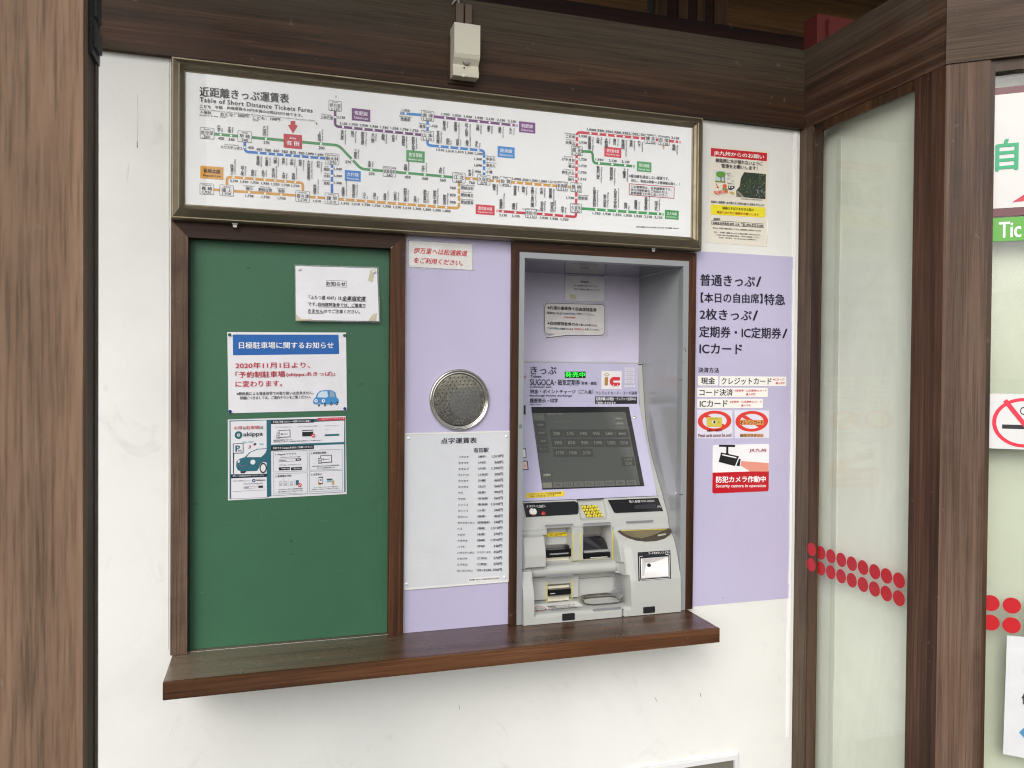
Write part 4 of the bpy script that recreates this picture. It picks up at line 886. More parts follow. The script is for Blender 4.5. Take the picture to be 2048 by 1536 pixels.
box('back_box', (o0+0.004, YP+0.0045, oz0+0.004), (o1-0.004, -0.001, oz1-0.004), M_SIGNF, fb, bev=0)
for px, py in ((470, 452), (1306, 501)):
    c = at(px, py, -0.03); bm = bmesh.new(); bxm(bm, (c[0]-0.007, -0.034, c[1]+0.004), (c[0]+0.007, -0.024, c[1]+0.012)); bxm(bm, (c[0]-0.002, -0.031, c[1]+0.010), (c[0]+0.002, -0.027, c[1]+0.022)); bxm(bm, (c[0]-0.005, -0.033, c[1]-0.004), (c[0]+0.005, -0.025, c[1]+0.003))
    bm_obj('latch_screw', bm, M_STAIN, fb, bev=0.001)
PFB = FR(YP); P_ = Print(PFB, fb, 0.0004)
Z1 = Z(0, 0.20833, 360, 130); Z2 = Z(0, 0.18878, 640, 160); Z3 = Z(0, 0.22461, 960, 200)
GRN, BLU, BL2, ORG, PUR, RD, RD2 = '3f9553', '1f72c4', '3a86cc', 'd49a35', '6b2a70', 'd23b48', 'c41f38'
LW = 5.2
def ln(zp, col, r=7): P_.line([f_(x, y) for f_, x, y in zp], LW, col, 0, r)
ln([(Z1, 330, 662), (Z1, 1525, 772), (Z2, 435, 942), (Z2, 1410, 1030)], GRN, 8)
ln([(Z1, 622, 735), (Z1, 622, 832), (Z1, 1400, 897)], BLU); ln([(Z1, 1460, 945), (Z1, 1459, 1240)], BLU)
ln([(Z1, 325, 1197), (Z1, 1120, 1253)], ORG); ln([(Z1, 451, 1160), (Z1, 451, 1073), (Z1, 1180, 1131), (Z1, 1180, 1215)], ORG)
ln([(Z1, 1240, 1266), (Z2, 60, 1252)], ORG); ln([(Z2, 195, 1262), (Z2, 1472, 1360), (Z2, 1472, 1085)], ORG)
ln([(Z2, 1535, 1040), (Z2, 1675, 1050)], ORG); ln([(Z2, 1800, 1065), (Z3, 180, 724)], ORG); ln([(Z3, 270, 731), (Z3, 815, 776)], ORG)
ln([(Z2, 160, 325), (Z2, 159, 490), (Z2, 1075, 581)], PUR); ln([(Z2, 870, 354), (Z2, 1075, 370)], BL2); ln([(Z2, 1140, 430), (Z2, 1139, 548)], BL2)
ln([(Z2, 1139, 628), (Z2, 1139, 691), (Z2, 1739, 748), (Z2, 1738, 1012)], BL2); ln([(Z2, 1205, 387), (Z3, 310, 225)], '7c4080')
ln([(Z3, 862, 415), (Z3, 864, 286), (Z3, 1475, 343)], RD); ln([(Z3, 1560, 352), (Z3, 1595, 356)], RD); ln([(Z3, 1680, 364), (Z3, 1765, 373)], RD)
ln([(Z3, 861, 490), (Z3, 858, 742)], RD); ln([(Z3, 857, 815), (Z3, 855, 930)], RD); ln([(Z3, 855, 998), (Z3, 854, 1041), (Z3, 500, 1012)], RD2); ln([(Z3, 410, 1008), (Z3, 170, 989)], RD2)
ln([(Z3, 912, 457), (Z3, 1002, 461), (Z3, 1008, 560), (Z3, 1355, 588)], GRN); ln([(Z3, 905, 966), (Z3, 1615, 1016)], '2f9a4b')
P_.rect(*Z2(858, 352), 2, 6.5, '1a1a30'); P_.rect(*Z3(1634, 412), 3.5, 5, ORG); P_.rect(*Z3(1634, 432), 3.5, 3.2, 'e0bd80')
for f_, x, y, dx, dy, c in ((Z3, 318, 226, 8, 0.7, '7c4080'), (Z3, 1773, 374, 7, 0.8, RD), (Z3, 1363, 589, 7, 0.6, GRN), (Z3, 1623, 1017, 7, 0.5, '2f9a4b'), (Z3, 162, 989, -7, -0.6, RD2)):
    for k in range(3): P_.rect(*f_(x+dx*k, y+dy*k), 0.8, 5.2, c)
def fare(f_, x, y, s_, dx=0, dy=0):
    p = f_(x, y); P_.text(p[0]+dx, p[1]+dy, 15.5 if len(s_) > 3 else 11.5, 5.4, s_, '15151c', 3, 0.03)
def stn(f_, x, y, name, rom, side, fr_, hs_=1.0):
    p = f_(x, y); P_.disc(p[0], p[1], 4.6, 4.6, 'eef2f0', 1, 16)
    n = len(name); ph = 6.8*hs_
    if side == 'D':
        P_.text(p[0]-1.8, p[1]+5.2+n*ph/2, 6.4, n*ph-0.5, name, '14141c', 3, 0.004, vert=True); fare(f_, x, y, fr_, 0.8, -7.0)
        if rom: P_.text(p[0]+5.0, p[1]+6.2+len(rom)*1.25, 3.0, len(rom)*2.3, rom, '55555e', 3, rot=-90)
    elif side == 'U':
        P_.text(p[0]-3.5, p[1]-5.2-n*ph/2, 6.4, n*ph-0.5, name, '14141c', 3, 0.004, vert=True); fare(f_, x, y, fr_, 0.8, 7.6)
        if rom: P_.text(p[0]+3.0, p[1]-4.6-len(rom)*1.25, 3.0, len(rom)*2.3, rom, '55555e', 3, rot=-90)
    elif side in 'LR':
        sg = -1 if side == 'L' else 1; w = n*6.4
        P_.text(p[0]+sg*(4+w/2), p[1]+0.8, w-0.6, 6.6, name, '1e1e28', 3, 0.006); fare(f_, x, y, fr_, -sg*12, 0.6)
        if rom: P_.text(p[0]+sg*(4+w/2), p[1]-5.0, len(rom)*2.0, 2.4, rom, '55555e', 3)
    elif side == 'H':
        w = n*6.8; P_.text(p[0], p[1]-7.5, w-0.6, 7, name, '1e1e28', 3, 0.006); P_.text(p[0], p[1]-13, len(rom)*2.0, 2.6, rom, '55555e'); fare(f_, x, y, fr_, 0.8, 7.2)
def sbox(f_, x, y, name, rom, fr_, w=30, h=22.5):
    p = f_(x, y); P_.rect(p[0], p[1], w, h, '2a2a2e', 1, 0.18); P_.rect(p[0], p[1], w-1.6, h-1.6, 'e9eaea', 2, 0.15)
    P_.text(p[0], p[1]-0.8, min(w-4, 8.4*len(name)+(4 if len(name) == 2 else 0)), 8.0, name if len(name) != 2 else name[0]+' '+name[1], '101016', 3, 0.02)
    P_.text(p[0], p[1]+7.0, 17 if len(fr_) > 3 else 12.5, 5.8, fr_, '101016', 3, 0.02); P_.text(p[0], p[1]-7.8, len(rom)*2.2, 3.0, rom, '3a3a42', 3)
for a in [(260, 655, '佐世保', 'Sasebo', '560'), (622, 688, '早岐', 'Haiki', '340'), (1460, 903, '新大村', 'Shin-Omura', '1,090'), (258, 1190, '長崎', 'Nagasaki', '1,930'), (448, 1205, '浦上', 'Urakami', '1,930'), (1178, 1262, '喜々津', 'Kikitsu', '1,730'), (1458, 1283, '諫早', 'Isahaya', '1,510')]: sbox(Z1, *a, w=28.5)
for a in [(160, 275, '伊万里', 'Imari', '2,130'), (1140, 380, '唐津', 'Karatsu', '1,930'), (1138, 590, '山本', 'Yamamoto', '1,730'), (735, 972, '武雄温泉', 'Takeo-onsen', '340'), (1472, 1035, '江北', 'Kohoku', '660'), (1735, 1058, '久保田', 'Kubota', '870')]: sbox(Z2, *a, w=26, h=20.5)
for a in [(227, 727, '佐賀', 'Saga', '990'), (733, 768, '新鳥栖', 'Shin-Tosu', '1,510'), (857, 778, '鳥栖', 'Tosu', '1,510'), (1518, 348, '博多', 'Hakata', '2,130'), (1636, 362, '吉塚', 'Yoshizuka', '2,130'), (862, 452, '原田', 'Haruda', '1,730'), (855, 963, '久留米', 'Kurume', '1,730'), (455, 1010, '筑後船小屋', 'Chikugo-Funagoya', '2,130')]: sbox(Z3, *a, w=23, h=19)
p = Z1(1083, 733); P_.rect(p[0], p[1], 37, 28, 'c3192f', 1, 0.12); P_.text(p[0], p[1]+3.5, 25, 9, '有 田', 'f2f2f4', 3, 0.03); P_.text(p[0], p[1]-6.5, 13, 4.4, 'Arita', 'f2f2f4', 3, 0.01)
PZ(P_, Z1, [(1061, 538), (1107, 538), (1107, 575), (1132, 582), (1084, 658), (1036, 574), (1061, 575)], 'c3192f', 1)
for a in [(390, 668, '日宇', 'Hiu', 'U', '450'), (490, 678, '大塔', 'Daito', 'U', '340'), (825, 708, '三河内', 'Mikawachi', 'U', '270'), (1354, 758, '上有田', 'Kami-Arita', 'U', '200'),
          (622, 790, 'ハウステンボス', 'Huis Ten Bosch', 'L', '450'), (757, 843, '南風崎', 'Haenosaki', 'D', '450'), (840, 850, '小串郷', 'Ogushigo', 'D', '560'), (921, 857, '川棚', 'Kawatana', 'D', '660'), (1001, 864, '彼杵', 'Sonogi', 'D', '760'), (1080, 872, '千綿', 'Chiwata', 'D', '870'), (1162, 880, '松原', 'Matsubara', 'D', '990'), (1243, 886, '大村車両基地', 'Omura Rail Yard', 'D', '1,090'), (1335, 895, '竹松', 'Takematsu', 'D', '1,090'),
          (1458, 997, '諏訪', 'Suwa', 'L', '1,090'), (1458, 1063, '大村', 'Omura', 'L', '1,300'), (1458, 1131, '岩松', 'Iwamatsu', 'L', '1,300'),
          (662, 1223, '現川', 'Utsutsugawa', 'H', '1,730'), (817, 1234, '肥前古賀', 'Hizen-Koga', 'H', '1,730'), (972, 1246, '市布', 'Ichinuno', 'H', '1,730'),
          (514, 1077, '西浦上', 'Nishi-Urakami', 'U', '2,130'), (614, 1086, '道ノ尾', 'Michinoo', 'U', '1,930'), (714, 1093, '高田', 'Kouda', 'U', '1,930'), (813, 1101, '長与', 'Nagayo', 'U', '1,930'), (912, 1109, '本川内', 'Honkawachi', 'U', '1,930'), (1011, 1117, '大草', 'Okusa', 'U', '1,730'), (1105, 1125, '東園', 'Higashisono', 'U', '1,730'), (1311, 1271, '西諫早', 'Nishi-Isahaya', 'U', '1,510')]: stn(Z1, *a)
for a in [(543, 953, '永尾', 'Nagao', 'U', '270'), (925, 988, '高橋', 'Takahashi', 'U', '450'), (1110, 1003, '北方', 'Kitagata', 'U', '560'), (1297, 1020, '大町', 'Omachi', 'U', '560'), (159, 394, '上伊万里', 'Kami-Imari', 'L', '2,130'),
          (244, 498, '金石原', 'Kanaishihara', 'D', '2,130'), (352, 508, '桃川', 'Momonokawa', 'D', '1,930'), (461, 519, '肥前長野', 'Hizen-Nagano', 'D', '1,930'), (569, 530, '大川野', 'Okawano', 'D', '1,930'), (678, 541, '駒鳴', 'Komanaki', 'D', '1,930'), (785, 551, '佐里', 'Sari', 'D', '1,930'), (891, 562, '西相知', 'Nishi-Ochi', 'D', '1,730'), (997, 573, '肥前久保', 'Hizen-Kubo', 'D', '1,730'),
          (1140, 486, '鬼塚', 'Onizuka', 'L', '1,730'), (1326, 401, '和多田', 'Watada', 'D', '1,930'), (1445, 414, '東唐津', 'Higashi-Karatsu', 'D', '1,930'), (1563, 427, '虹ノ松原', 'Nijinomatsubara', 'D', '1,930'), (1681, 440, '浜崎', 'Hamasaki', 'D', '1,930'), (1797, 451, '鹿家', 'Shikaka', 'D', '2,130'),
          (1269, 702, '本牟田部', 'Hon-Mutabe', 'U', '1,510'), (1372, 714, '相知', 'Ochi', 'U', '1,510'), (1475, 723, '岩屋', 'Iwaya', 'U', '1,510'), (1577, 733, '厳木', 'Kyuragi', 'U', '1,300'), (1678, 743, '多久', 'Taku', 'U', '1,300'),
          (1738, 835, '中多久', 'Naka-Taku', 'R', '1,300'), (1738, 903, '東多久', 'Higashi-Taku', 'R', '1,090'), (1738, 968, '小城', 'Ogi', 'R', '990'), (1604, 1047, '牛津', 'Ushizu', 'U', '760'), (1853, 1070, '鍋島', 'Nabeshima', 'D', '870'),
          (263, 1267, '東諫早', 'Higashi-Isahaya', 'U', '1,510'), (376, 1275, '肥前長田', 'Hizen-Nagata', 'U', '1,510'), (486, 1283, '小江', 'Oe', 'U', '1,730'), (595, 1292, '湯江', 'Yue', 'U', '1,730'), (705, 1300, '長里', 'Nagasato', 'U', '1,730'), (814, 1308, '小長井', 'Konagai', 'U', '1,730'), (920, 1317, '肥前大浦', 'Hizen-Oura', 'U', '1,510'), (1026, 1325, '多良', 'Tara', 'U', '1,300'), (1130, 1333, '肥前飯田', 'Hizen-Iida', 'U', '1,300'), (1234, 1341, '肥前七浦', 'Hizen-Nanaura', 'U', '1,300'), (1338, 1349, '肥前浜', 'Hizen-Hama', 'U', '1,090'),
          (1470, 1140, '肥前白石', 'Hizen-Shiroishi', 'R', '760'), (1470, 1216, '肥前竜王', 'Hizen-Ryuo', 'R', '870'), (1470, 1292, '肥前鹿島', 'Hizen-Kashima', 'R', '990')]: stn(Z2, *a)
p = Z2(343, 843); P_.disc(p[0], p[1], 4.6, 4.6, 'eef2f0', 1, 16); fare(Z2, 298, 868, '270'); P_.text(*Z2(375, 785), 6, 19, '三間坂', '1e1e28', 3, 0.006, vert=True); P_.text(*Z2(408, 785), 3, 18, 'Mimasaka', '55555e', 3, rot=-90)
p = Z2(906, 356); P_.disc(p[0], p[1], 4.6, 4.6, 'eef2f0', 1, 16); fare(Z2, 908, 324, '1,930'); P_.text(*Z2(905, 417), 19, 7, '西唐津', '1e1e28', 3, 0.006); P_.text(*Z2(905, 388), 24, 3, 'Nishi-Karatsu', '6a5a4a', 3)
for a in [(183, 212, '福吉', 'Fukuyoshi', 'D', '2,130'), (280, 222, '大入', 'Dainyu', 'D', '2,130'), (320, 736, '伊賀屋', 'Igaya', 'D', '1,090'), (393, 743, '神埼', 'Kanzaki', 'D', '1,300'), (475, 749, '吉野ヶ里公園', 'Yoshinogari Park', 'D', '1,300'), (556, 756, '中原', 'Nakabaru', 'D', '1,300'), (636, 762, '肥前麓', 'Hizen-Fumoto', 'D', '1,510'),
          (984, 297, '都府楼南', 'Tofuro-Minami', 'D', '1,930'), (1058, 304, '水城', 'Mizuki', 'D', '1,930'), (1132, 312, '大野城', 'Onojo', 'D', '1,930'), (1207, 319, '春日', 'Kasuga', 'D', '1,930'), (1281, 326, '南福岡', 'Minami-Fukuoka', 'D', '1,930'), (1354, 333, '笹原', 'Sasabaru', 'D', '2,130'), (1425, 339, '竹下', 'Takeshita', 'D', '2,130'), (1735, 370, '箱崎', 'Hakozaki', 'D', '2,130'),
          (864, 321, '二日市', 'Futsukaichi', 'L', '1,930'), (863, 377, '天拝山', 'Tempaizan', 'L', '1,930'), (862, 527, 'けやき台', 'Keyakidai', 'L', '1,730'), (861, 585, '基山', 'Kiyama', 'L', '1,730'), (860, 643, '弥生が丘', 'Yayoigaoka', 'L', '1,730'), (858, 703, '田代', 'Tashiro', 'L', '1,510'), (855, 870, '肥前旭', 'Hizen-Asahi', 'R', '1,730'),
          (750, 1030, '荒木', 'Araki', 'U', '1,730'), (657, 1024, '西牟田', 'Nishi-Muta', 'U', '1,930'), (566, 1017, '羽犬塚', 'Hainuzuka', 'U', '1,930'), (314, 1000, '瀬高', 'Setaka', 'U', '2,130'), (202, 993, '南瀬高', 'Minami-Setaka', 'U', '2,130'),
          (1060, 563, '筑前山家', 'Chikuzen-Yamae', 'D', '1,930'), (1178, 573, '筑前内野', 'Chikuzen-Uchino', 'D', '2,130'), (1293, 582, '上穂波', 'Kami-Honami', 'D', '2,130'),
          (1034, 976, '久留米高校前', 'Kurume-Kokomae', 'U', '1,730'), (1127, 982, '南久留米', 'Minami-Kurume', 'U', '1,930'), (1220, 989, '久留米大学前', 'Kurume-Daigakumae', 'U', '1,930'), (1312, 995, '御井', 'Mii', 'U', '1,930'), (1403, 1001, '善導寺', 'Zendoji', 'U', '1,930'), (1494, 1007, '筑後草野', 'Chikugo-Kusano', 'U', '2,130'), (1585, 1013, '田主丸', 'Tanushimaru', 'U', '2,130')]: stn(Z3, *a)
for f_, x, y, w, h, c, s_, r_, tc in ((Z1, 306, 1034, 46, 25, 'dc9d2e', '長崎本線', 'Nagasaki Line', '241a08'), (Z2, 435, 370, 37, 24, PUR, '筑肥線', 'Chikuhi Line', 'e8dcec'), (Z2, 347, 1015, 32, 21, '2a80cc', '大村線', 'Omura Line', 'dfeafa'), (Z2, 1012, 810, 37, 23, '4c9e5c', '佐世保線', 'Sasebo Line', 'e2f0e4'), (Z3, 233, 465, 34, 22, '3a8ad0', '唐津線', 'Karatsu Line', 'e0ecfa'),
                                      (Z3, 420, 244, 32.5, 21.5, '7c3f86', '筑肥線', 'Chikuhi Line', 'ece0f0'), (Z3, 1183, 465, 34, 19.5, 'd8424e', '鹿児島本線', 'Kagoshima Line', 'fbe4e6'), (Z3, 1462, 595, 29, 20, '4fa562', '原田線', 'Haruda Line', 'e2f2e6'), (Z3, 1708, 1022, 27.5, 18, '3c9a50', '久大本線', 'Kyudai Line', 'e2f2e6'), (Z2, 1750, 1375, 38, 19.5, 'd2283e', '鹿児島本線', 'Kagoshima Line', 'fbe4e6')):
    p = f_(x, y); P_.rect(p[0], p[1], w, h, c, 1); P_.text(p[0], p[1]-h*0.13, w*0.72, h*0.36, s_, tc, 3, 0.02, res=3); P_.text(p[0], p[1]+h*0.26, w*0.76, h*0.2, r_, tc, 3, 0.01)
def T1(x0, y0, x1, y1, h, s_, **k): P_.textL(*Z1(x0, y0), *Z1(x1, y1), h*0.2083, s_, k.pop('col', '14141a'), **k)
T1(188, 252, 1045, 322, 92, '近距離きっぷ運賃表', bold=0.022, res=4); T1(190, 330, 1272, 436, 42, 'Table of Short Distance Tickets Fares', bold=0.012, res=3, sp=1.15)
T1(190, 393, 298, 401, 32, 'こども', res=2); T1(335, 403, 408, 409, 30, '半額', bold=0.01); T1(448, 409, 1175, 488, 34, 'JR線運賃の10円未満のは数は切り捨てます。', bold=0.006)
T1(190, 425, 1300, 537, 13, 'Fares for children are half an adult fare. For JR Lines, fare amounts are rounded to the lowest 10 yen.', col='33333a')
T1(190, 450, 298, 460, 30, '入場料'); T1(388, 472, 655, 490, 32, 'おとな：200円', bold=0.006); T1(698, 504, 960, 523, 32, 'こども：100円', bold=0.006); T1(190, 480, 440, 500, 12, 'Platform Ticket  Adult', col='33333a'); T1(698, 528, 750, 532, 13, 'Child', col='33333a')
def T3(x0, y0, x1, y1, h, s_, **k): P_.textL(*Z3(x0, y0), *Z3(x1, y1), h*0.2246, s_, k.pop('col', '1a1a22'), **k)
T3(1328, 674, 1685, 702, 28, '※原田線を経由しない運賃です。'); T3(1345, 714, 1778, 750, 26, '（但し、筑前山家駅～上穂波駅は除く。）')
PZ(P_, Z3, [(1328, 742), (1733, 772), (1730, 880), (1325, 846)], 'b83450', 0); PZ(P_, Z3, [(1334, 749), (1727, 778), (1725, 873), (1331, 840)], 'ebebeb', 1)
T3(1343, 770, 1705, 798, 25, 'この運賃表は、在来線運賃です。', bold=0.006); T3(1343, 798, 1675, 824, 25, '西九州新幹線をご利用の方は、', bold=0.006); T3(1343, 826, 1675, 850, 25, '新幹線駅でお申し出ください。', bold=0.006)
T3(1392, 1128, 1768, 1143, 13, '最終確認 2025年4月1日 村子 有田駅 438-01')
P_.disc(633, 247, 4, 5, '8a8076', 0, 9); P_.disc(672, 193, 1.5, 6, '5a5a5e', 0, 7)

# --- motion sensor with its two conduits
sb = thing('motion_sensor', 'cream motion sensor box with a round lens on the dark beam', 'sensor', (0.6, -0.03, 2.5))
YSn = -0.022; Zs = Z(0, 0.11067, 860, 0)
def sxz(x, y, Y): return at(*Zs(x, y), Y)
yfr = YSn-0.055
a = sxz(440, 410, yfr); b = sxz(905, 1000, yfr)
x0s, x1s = sxz(440, 700, yfr)[0], sxz(908, 700, yfr)[0]; z1s, z0s, zms = sxz(480, 400, yfr)[1], sxz(600, 1340, yfr)[1], sxz(600, 985, yfr)[1]
M_SENS = flat('ddd8c6', 0.35, name='aged_cream_plastic')
prof = [(YSn, z1s), (yfr, z1s), (yfr, zms), (yfr+0.004, zms-0.008), (yfr+0.020, zms-0.022), (yfr+0.012, z0s+0.012), (yfr+0.014, z0s), (YSn, z0s)]
bm = bmesh.new(); A = [bm.verts.new((x0s, y, z)) for y, z in prof]; B = [bm.verts.new((x1s, y, z)) for y, z in prof]
bm.faces.new(A); bm.faces.new(B)
for k in range(len(prof)): bm.faces.new((A[k], A[(k+1) % len(prof)], B[(k+1) % len(prof)], B[k]))
bm_obj('housing', bm, M_SENS, sb, bev=0.003, seg=3)
box('back_plate', (x0s-0.006, YSn+0.0002, z0s-0.012), (x1s-0.003, YSn-0.005, z1s-0.02), M_BEAM, sb, bev=0.001)
PSn = Plane((0, yfr+0.016, 0), (1, 0, 0), (0, 0, 1)); lc = PSn.at(*Zs(655, 1095))
bm = bmesh.new(); bmesh.ops.create_uvsphere(bm, u_segments=20, v_segments=12, radius=0.0105, matrix=Matrix.Translation((lc[0], yfr+0.019, lc[1])))
bm_obj('lens', bm, flat('c8c4c6', 0.15, name='sensor_lens'), sb, smooth=True)
lathe('lens_ring', PSn, lc, [(0.0135, -0.006), (0.0135, 0.004), (0.0115, 0.005), (0.0108, 0.0)], flat('8a8474', 0.3), sb, 24)
pin(sb, PSn, *Zs(618, 1225), flat('4a4438', 0.4), 0.0025, 0.001, 'hole_plug', 0.003)
box('seam', (x0s+0.003, yfr-0.0003, zms+0.002), (x1s-0.003, yfr+0.001, zms+0.0026), flat('7e7866', 0.5), sb, bev=0)
cz = sxz(600, 1335, yfr+0.014); box('clip', (cz[0]-0.003, yfr+0.010, z0s-0.003), (cz[0]+0.003, yfr+0.016, z0s+0.004), flat('e8e4d8', 0.4), sb, bev=0.0005)
M_COND = flat('5c4a36', 0.4, name='brown_conduit')
for xa, xb in ((470, 602), (635, 752)):
    c0, c1 = sxz(xa, 250, YSn-0.012)[0], sxz(xb, 250, YSn-0.012)[0]
    box('conduit', (c0, YSn-0.014, z1s-0.01), (c1, YSn-0.0005, sxz(600, 62, YSn-0.014)[1]), M_COND, sb, bev=0.002)
zc = sxz(500, 60, YSn-0.012)
tube('cable', [(zc[0]-0.016, YSn-0.01, zc[1]-0.004), (zc[0]-0.008, YSn-0.01, zc[1]+0.008), (zc[0]+0.002, YSn-0.008, zc[1]+0.012), (zc[0]+0.005, YSn-0.006, zc[1]-0.01)], 0.0022, flat('b9b6aa', 0.4), sb)
tube('cable', [(zc[0]+0.006, YSn-0.008, zc[1]-0.008), (zc[0]+0.003, YSn-0.008, zc[1]+0.012), (zc[0]-0.003, YSn-0.002, zc[1]+0.05), (zc[0]-0.003, 0.05, zc[1]+0.06)], 0.003, flat('9b988c', 0.4), sb)

# --- right hand posters and stickers
PW = FR(0.0); PL = FR(-0.0015)
jr = thing('railway_poster', 'cream poster with a red title bar and a hillside photograph at the upper right', 'poster', (1.5, 0, 1.9))
card('paper', PW, [(1420.5, 291), (1538.5, 302), (1534.5, 493.5), (1413.5, 485)], 0.0006, flat('e3ddd0', 0.5, name='poster_paper'), jr, 0.0004)
P_ = Print(PW, jr, 0.0014); Zr = Z(0, 0.19528, 1380, 220)
def R(pts, col, layer=0): PZ(P_, Zr, pts, col, layer)
def RT(x0, y0, x1, y1, h, s_, col='2a2a2c', **k): P_.textL(*Zr(x0, y0), *Zr(x1, y1), h*0.19528, s_, col, **k)
R([(215, 388), (790, 440), (787, 525), (213, 472)], 'c6202f'); RT(245, 440, 758, 485, 50, 'JR九州からのお願い', 'f4f0ea', bold=0.008, res=3)
RT(263, 513, 742, 552, 42, '線路側に木が倒れないように', '2c2c30', bold=0.006, res=3); RT(322, 570, 690, 597, 40, '管理をお願いします！', '2c2c30', bold=0.006, res=3)
R([(235, 610), (475, 628), (468, 888), (220, 870)], 'e0dccc', 0)
R([(262, 620), (366, 628), (362, 745), (258, 738)], 'b9cfd2', 1); R([(270, 640), (300, 628), (345, 632), (366, 655), (350, 685), (325, 690), (290, 690), (268, 668)], '5f9a3a', 2); R([(312, 685), (322, 685), (324, 738), (312, 737)], '6a4a2a', 3); R([(258, 722), (362, 732), (362, 745), (258, 738)], '7d8a4a', 3); R([(346, 670), (354, 670), (354, 735), (348, 734)], '6a4a2a', 3)
RT(375, 650, 420, 654, 14, '線路で', '4a5a9a'); RT(385, 672, 450, 680, 12, '倒れたり…', '4a5a9a'); RT(385, 750, 455, 758, 14, '列車が停まったり')
for x, y in ((393, 705), (437, 730)): P_.disc(*Zr(x, y), 7, 4, 'b8bcc0', 1, 12)
R([(262, 752), (275, 756), (285, 785), (300, 785), (293, 803), (272, 795), (276, 786)], 'd4562a', 2); P_.disc(*Zr(356, 780), 8.5, 8.5, 'd95a2a', 2, 16); R([(330, 800), (360, 790), (395, 815), (380, 830), (335, 820)], '7a9a55', 1)
R([(388, 775), (455, 778), (458, 800), (420, 822), (390, 812)], '3a3c44', 2); R([(396, 782), (412, 783), (412, 797), (396, 797)], 'e6e6e8', 3); R([(425, 785), (440, 786), (438, 797), (424, 797)], 'e6e6e8', 3)
R([(245, 832), (360, 818), (388, 830), (386, 850), (280, 868), (248, 850)], 'd2502a', 3); RT(252, 842, 355, 828, 15, 'お願い！を撮る', 'f4e8dc', layer=5); RT(275, 858, 380, 845, 15, '折れた場所まで', 'f4e8dc', layer=5); R([(395, 835), (440, 838), (455, 850), (448, 868), (425, 862)], 'caa653', 2)
# the printed hillside photograph: cells of foliage, rock and track
ph = thing; pq = [Zr(555, 638), Zr(778, 658), Zr(773, 912), Zr(474, 888)]
rnd = random.Random(3)
R([(555, 636), (778, 657), (773, 913), (474, 888), (472, 828), (510, 780), (520, 700)], '2a3328', 1)
for k in range(210):
    x, y = rnd.uniform(495, 770), rnd.uniform(645, 890)
    if x < 555-(y-636)*0.42+14: continue
    if x < 515 or y > 905-(770-x)*0.09: continue
    col = rnd.choice(['3f5a34', '55703f', '6d7d45', '24302a', '1c2622', '48603a', '2f4a38']) if not (x > 640 and y > 775) else rnd.choice(['5a5f64', '3c4044', '75797c', '2a2e30', '50605a'])
    P_.disc(*Zr(x, y), rnd.uniform(1.2, 4.2), rnd.uniform(1.2, 3.6), col, 2, 6, rot=rnd.uniform(0, 180))
R([(474, 832), (492, 828), (560, 892), (474, 888)], '8f8a80', 3); R([(478, 850), (486, 846), (520, 888), (500, 888)], '5a4a40', 4)
P_.line([Zr(686, 812), Zr(690, 850)], 0.8, 'c4c8c8', 4); P_.line([Zr(730, 815), Zr(733, 845)], 0.6, 'b4b8b8', 4)
RT(520, 908, 735, 924, 14, 'JR九州の管外からの樹木の落木事例'); RT(215, 938, 765, 976, 26, '沿線中に線路側へ木が倒れると列車の運行に支障をきたします', bold=0.004)
P_.poly(rr_px(*Zr(213, 966), *Zr(770, 1070), 3, 4, None, 6.3), 'e9dc2a', 0)
RT(333, 1002, 652, 1024, 30, '線路のそばで木を切る際は', '4a3f14', bold=0.008); RT(275, 1046, 705, 1074, 30, '事前にJR九州に連絡をお願いします', 'b0521c', bold=0.008)
RT(242, 1114, 310, 1118, 24, '連絡先', bold=0.01); P_.line([Zr(222, 1130), Zr(757, 1166), Zr(754, 1206), Zr(220, 1170), Zr(222, 1130)], 0.6, '2c2c30', 1)
RT(232, 1155, 508, 1172, 26, '長崎鉄道事業部 本所 土木', bold=0.006); RT(525, 1172, 745, 1188, 26, 'TEL:095-823-0108', bold=0.004)
RT(235, 1206, 730, 1238, 16, '倒木により当社に損害が発生していれば、損害賠償をする場合がございます'); RT(245, 1250, 722, 1280, 16, '万が一、木が倒れて電線に引っかかった場合は 感電する恐れがあります。'); RT(262, 1278, 710, 1306, 15, 'この場合、倒れた木には絶対に触れず、下記まで至急連絡して下さい。'); RT(295, 1306, 678, 1330, 15, 'JR九州　電力指令　TEL 092-624-2653 (24時間対応)')
tube('loose_edge', [PW.w(*PW.at(x, y), 0.002) for x, y in ((1534.5, 440), (1534.2, 460), (1533, 487))], 0.0012, flat('f2efe8', 0.3), jr, 6)

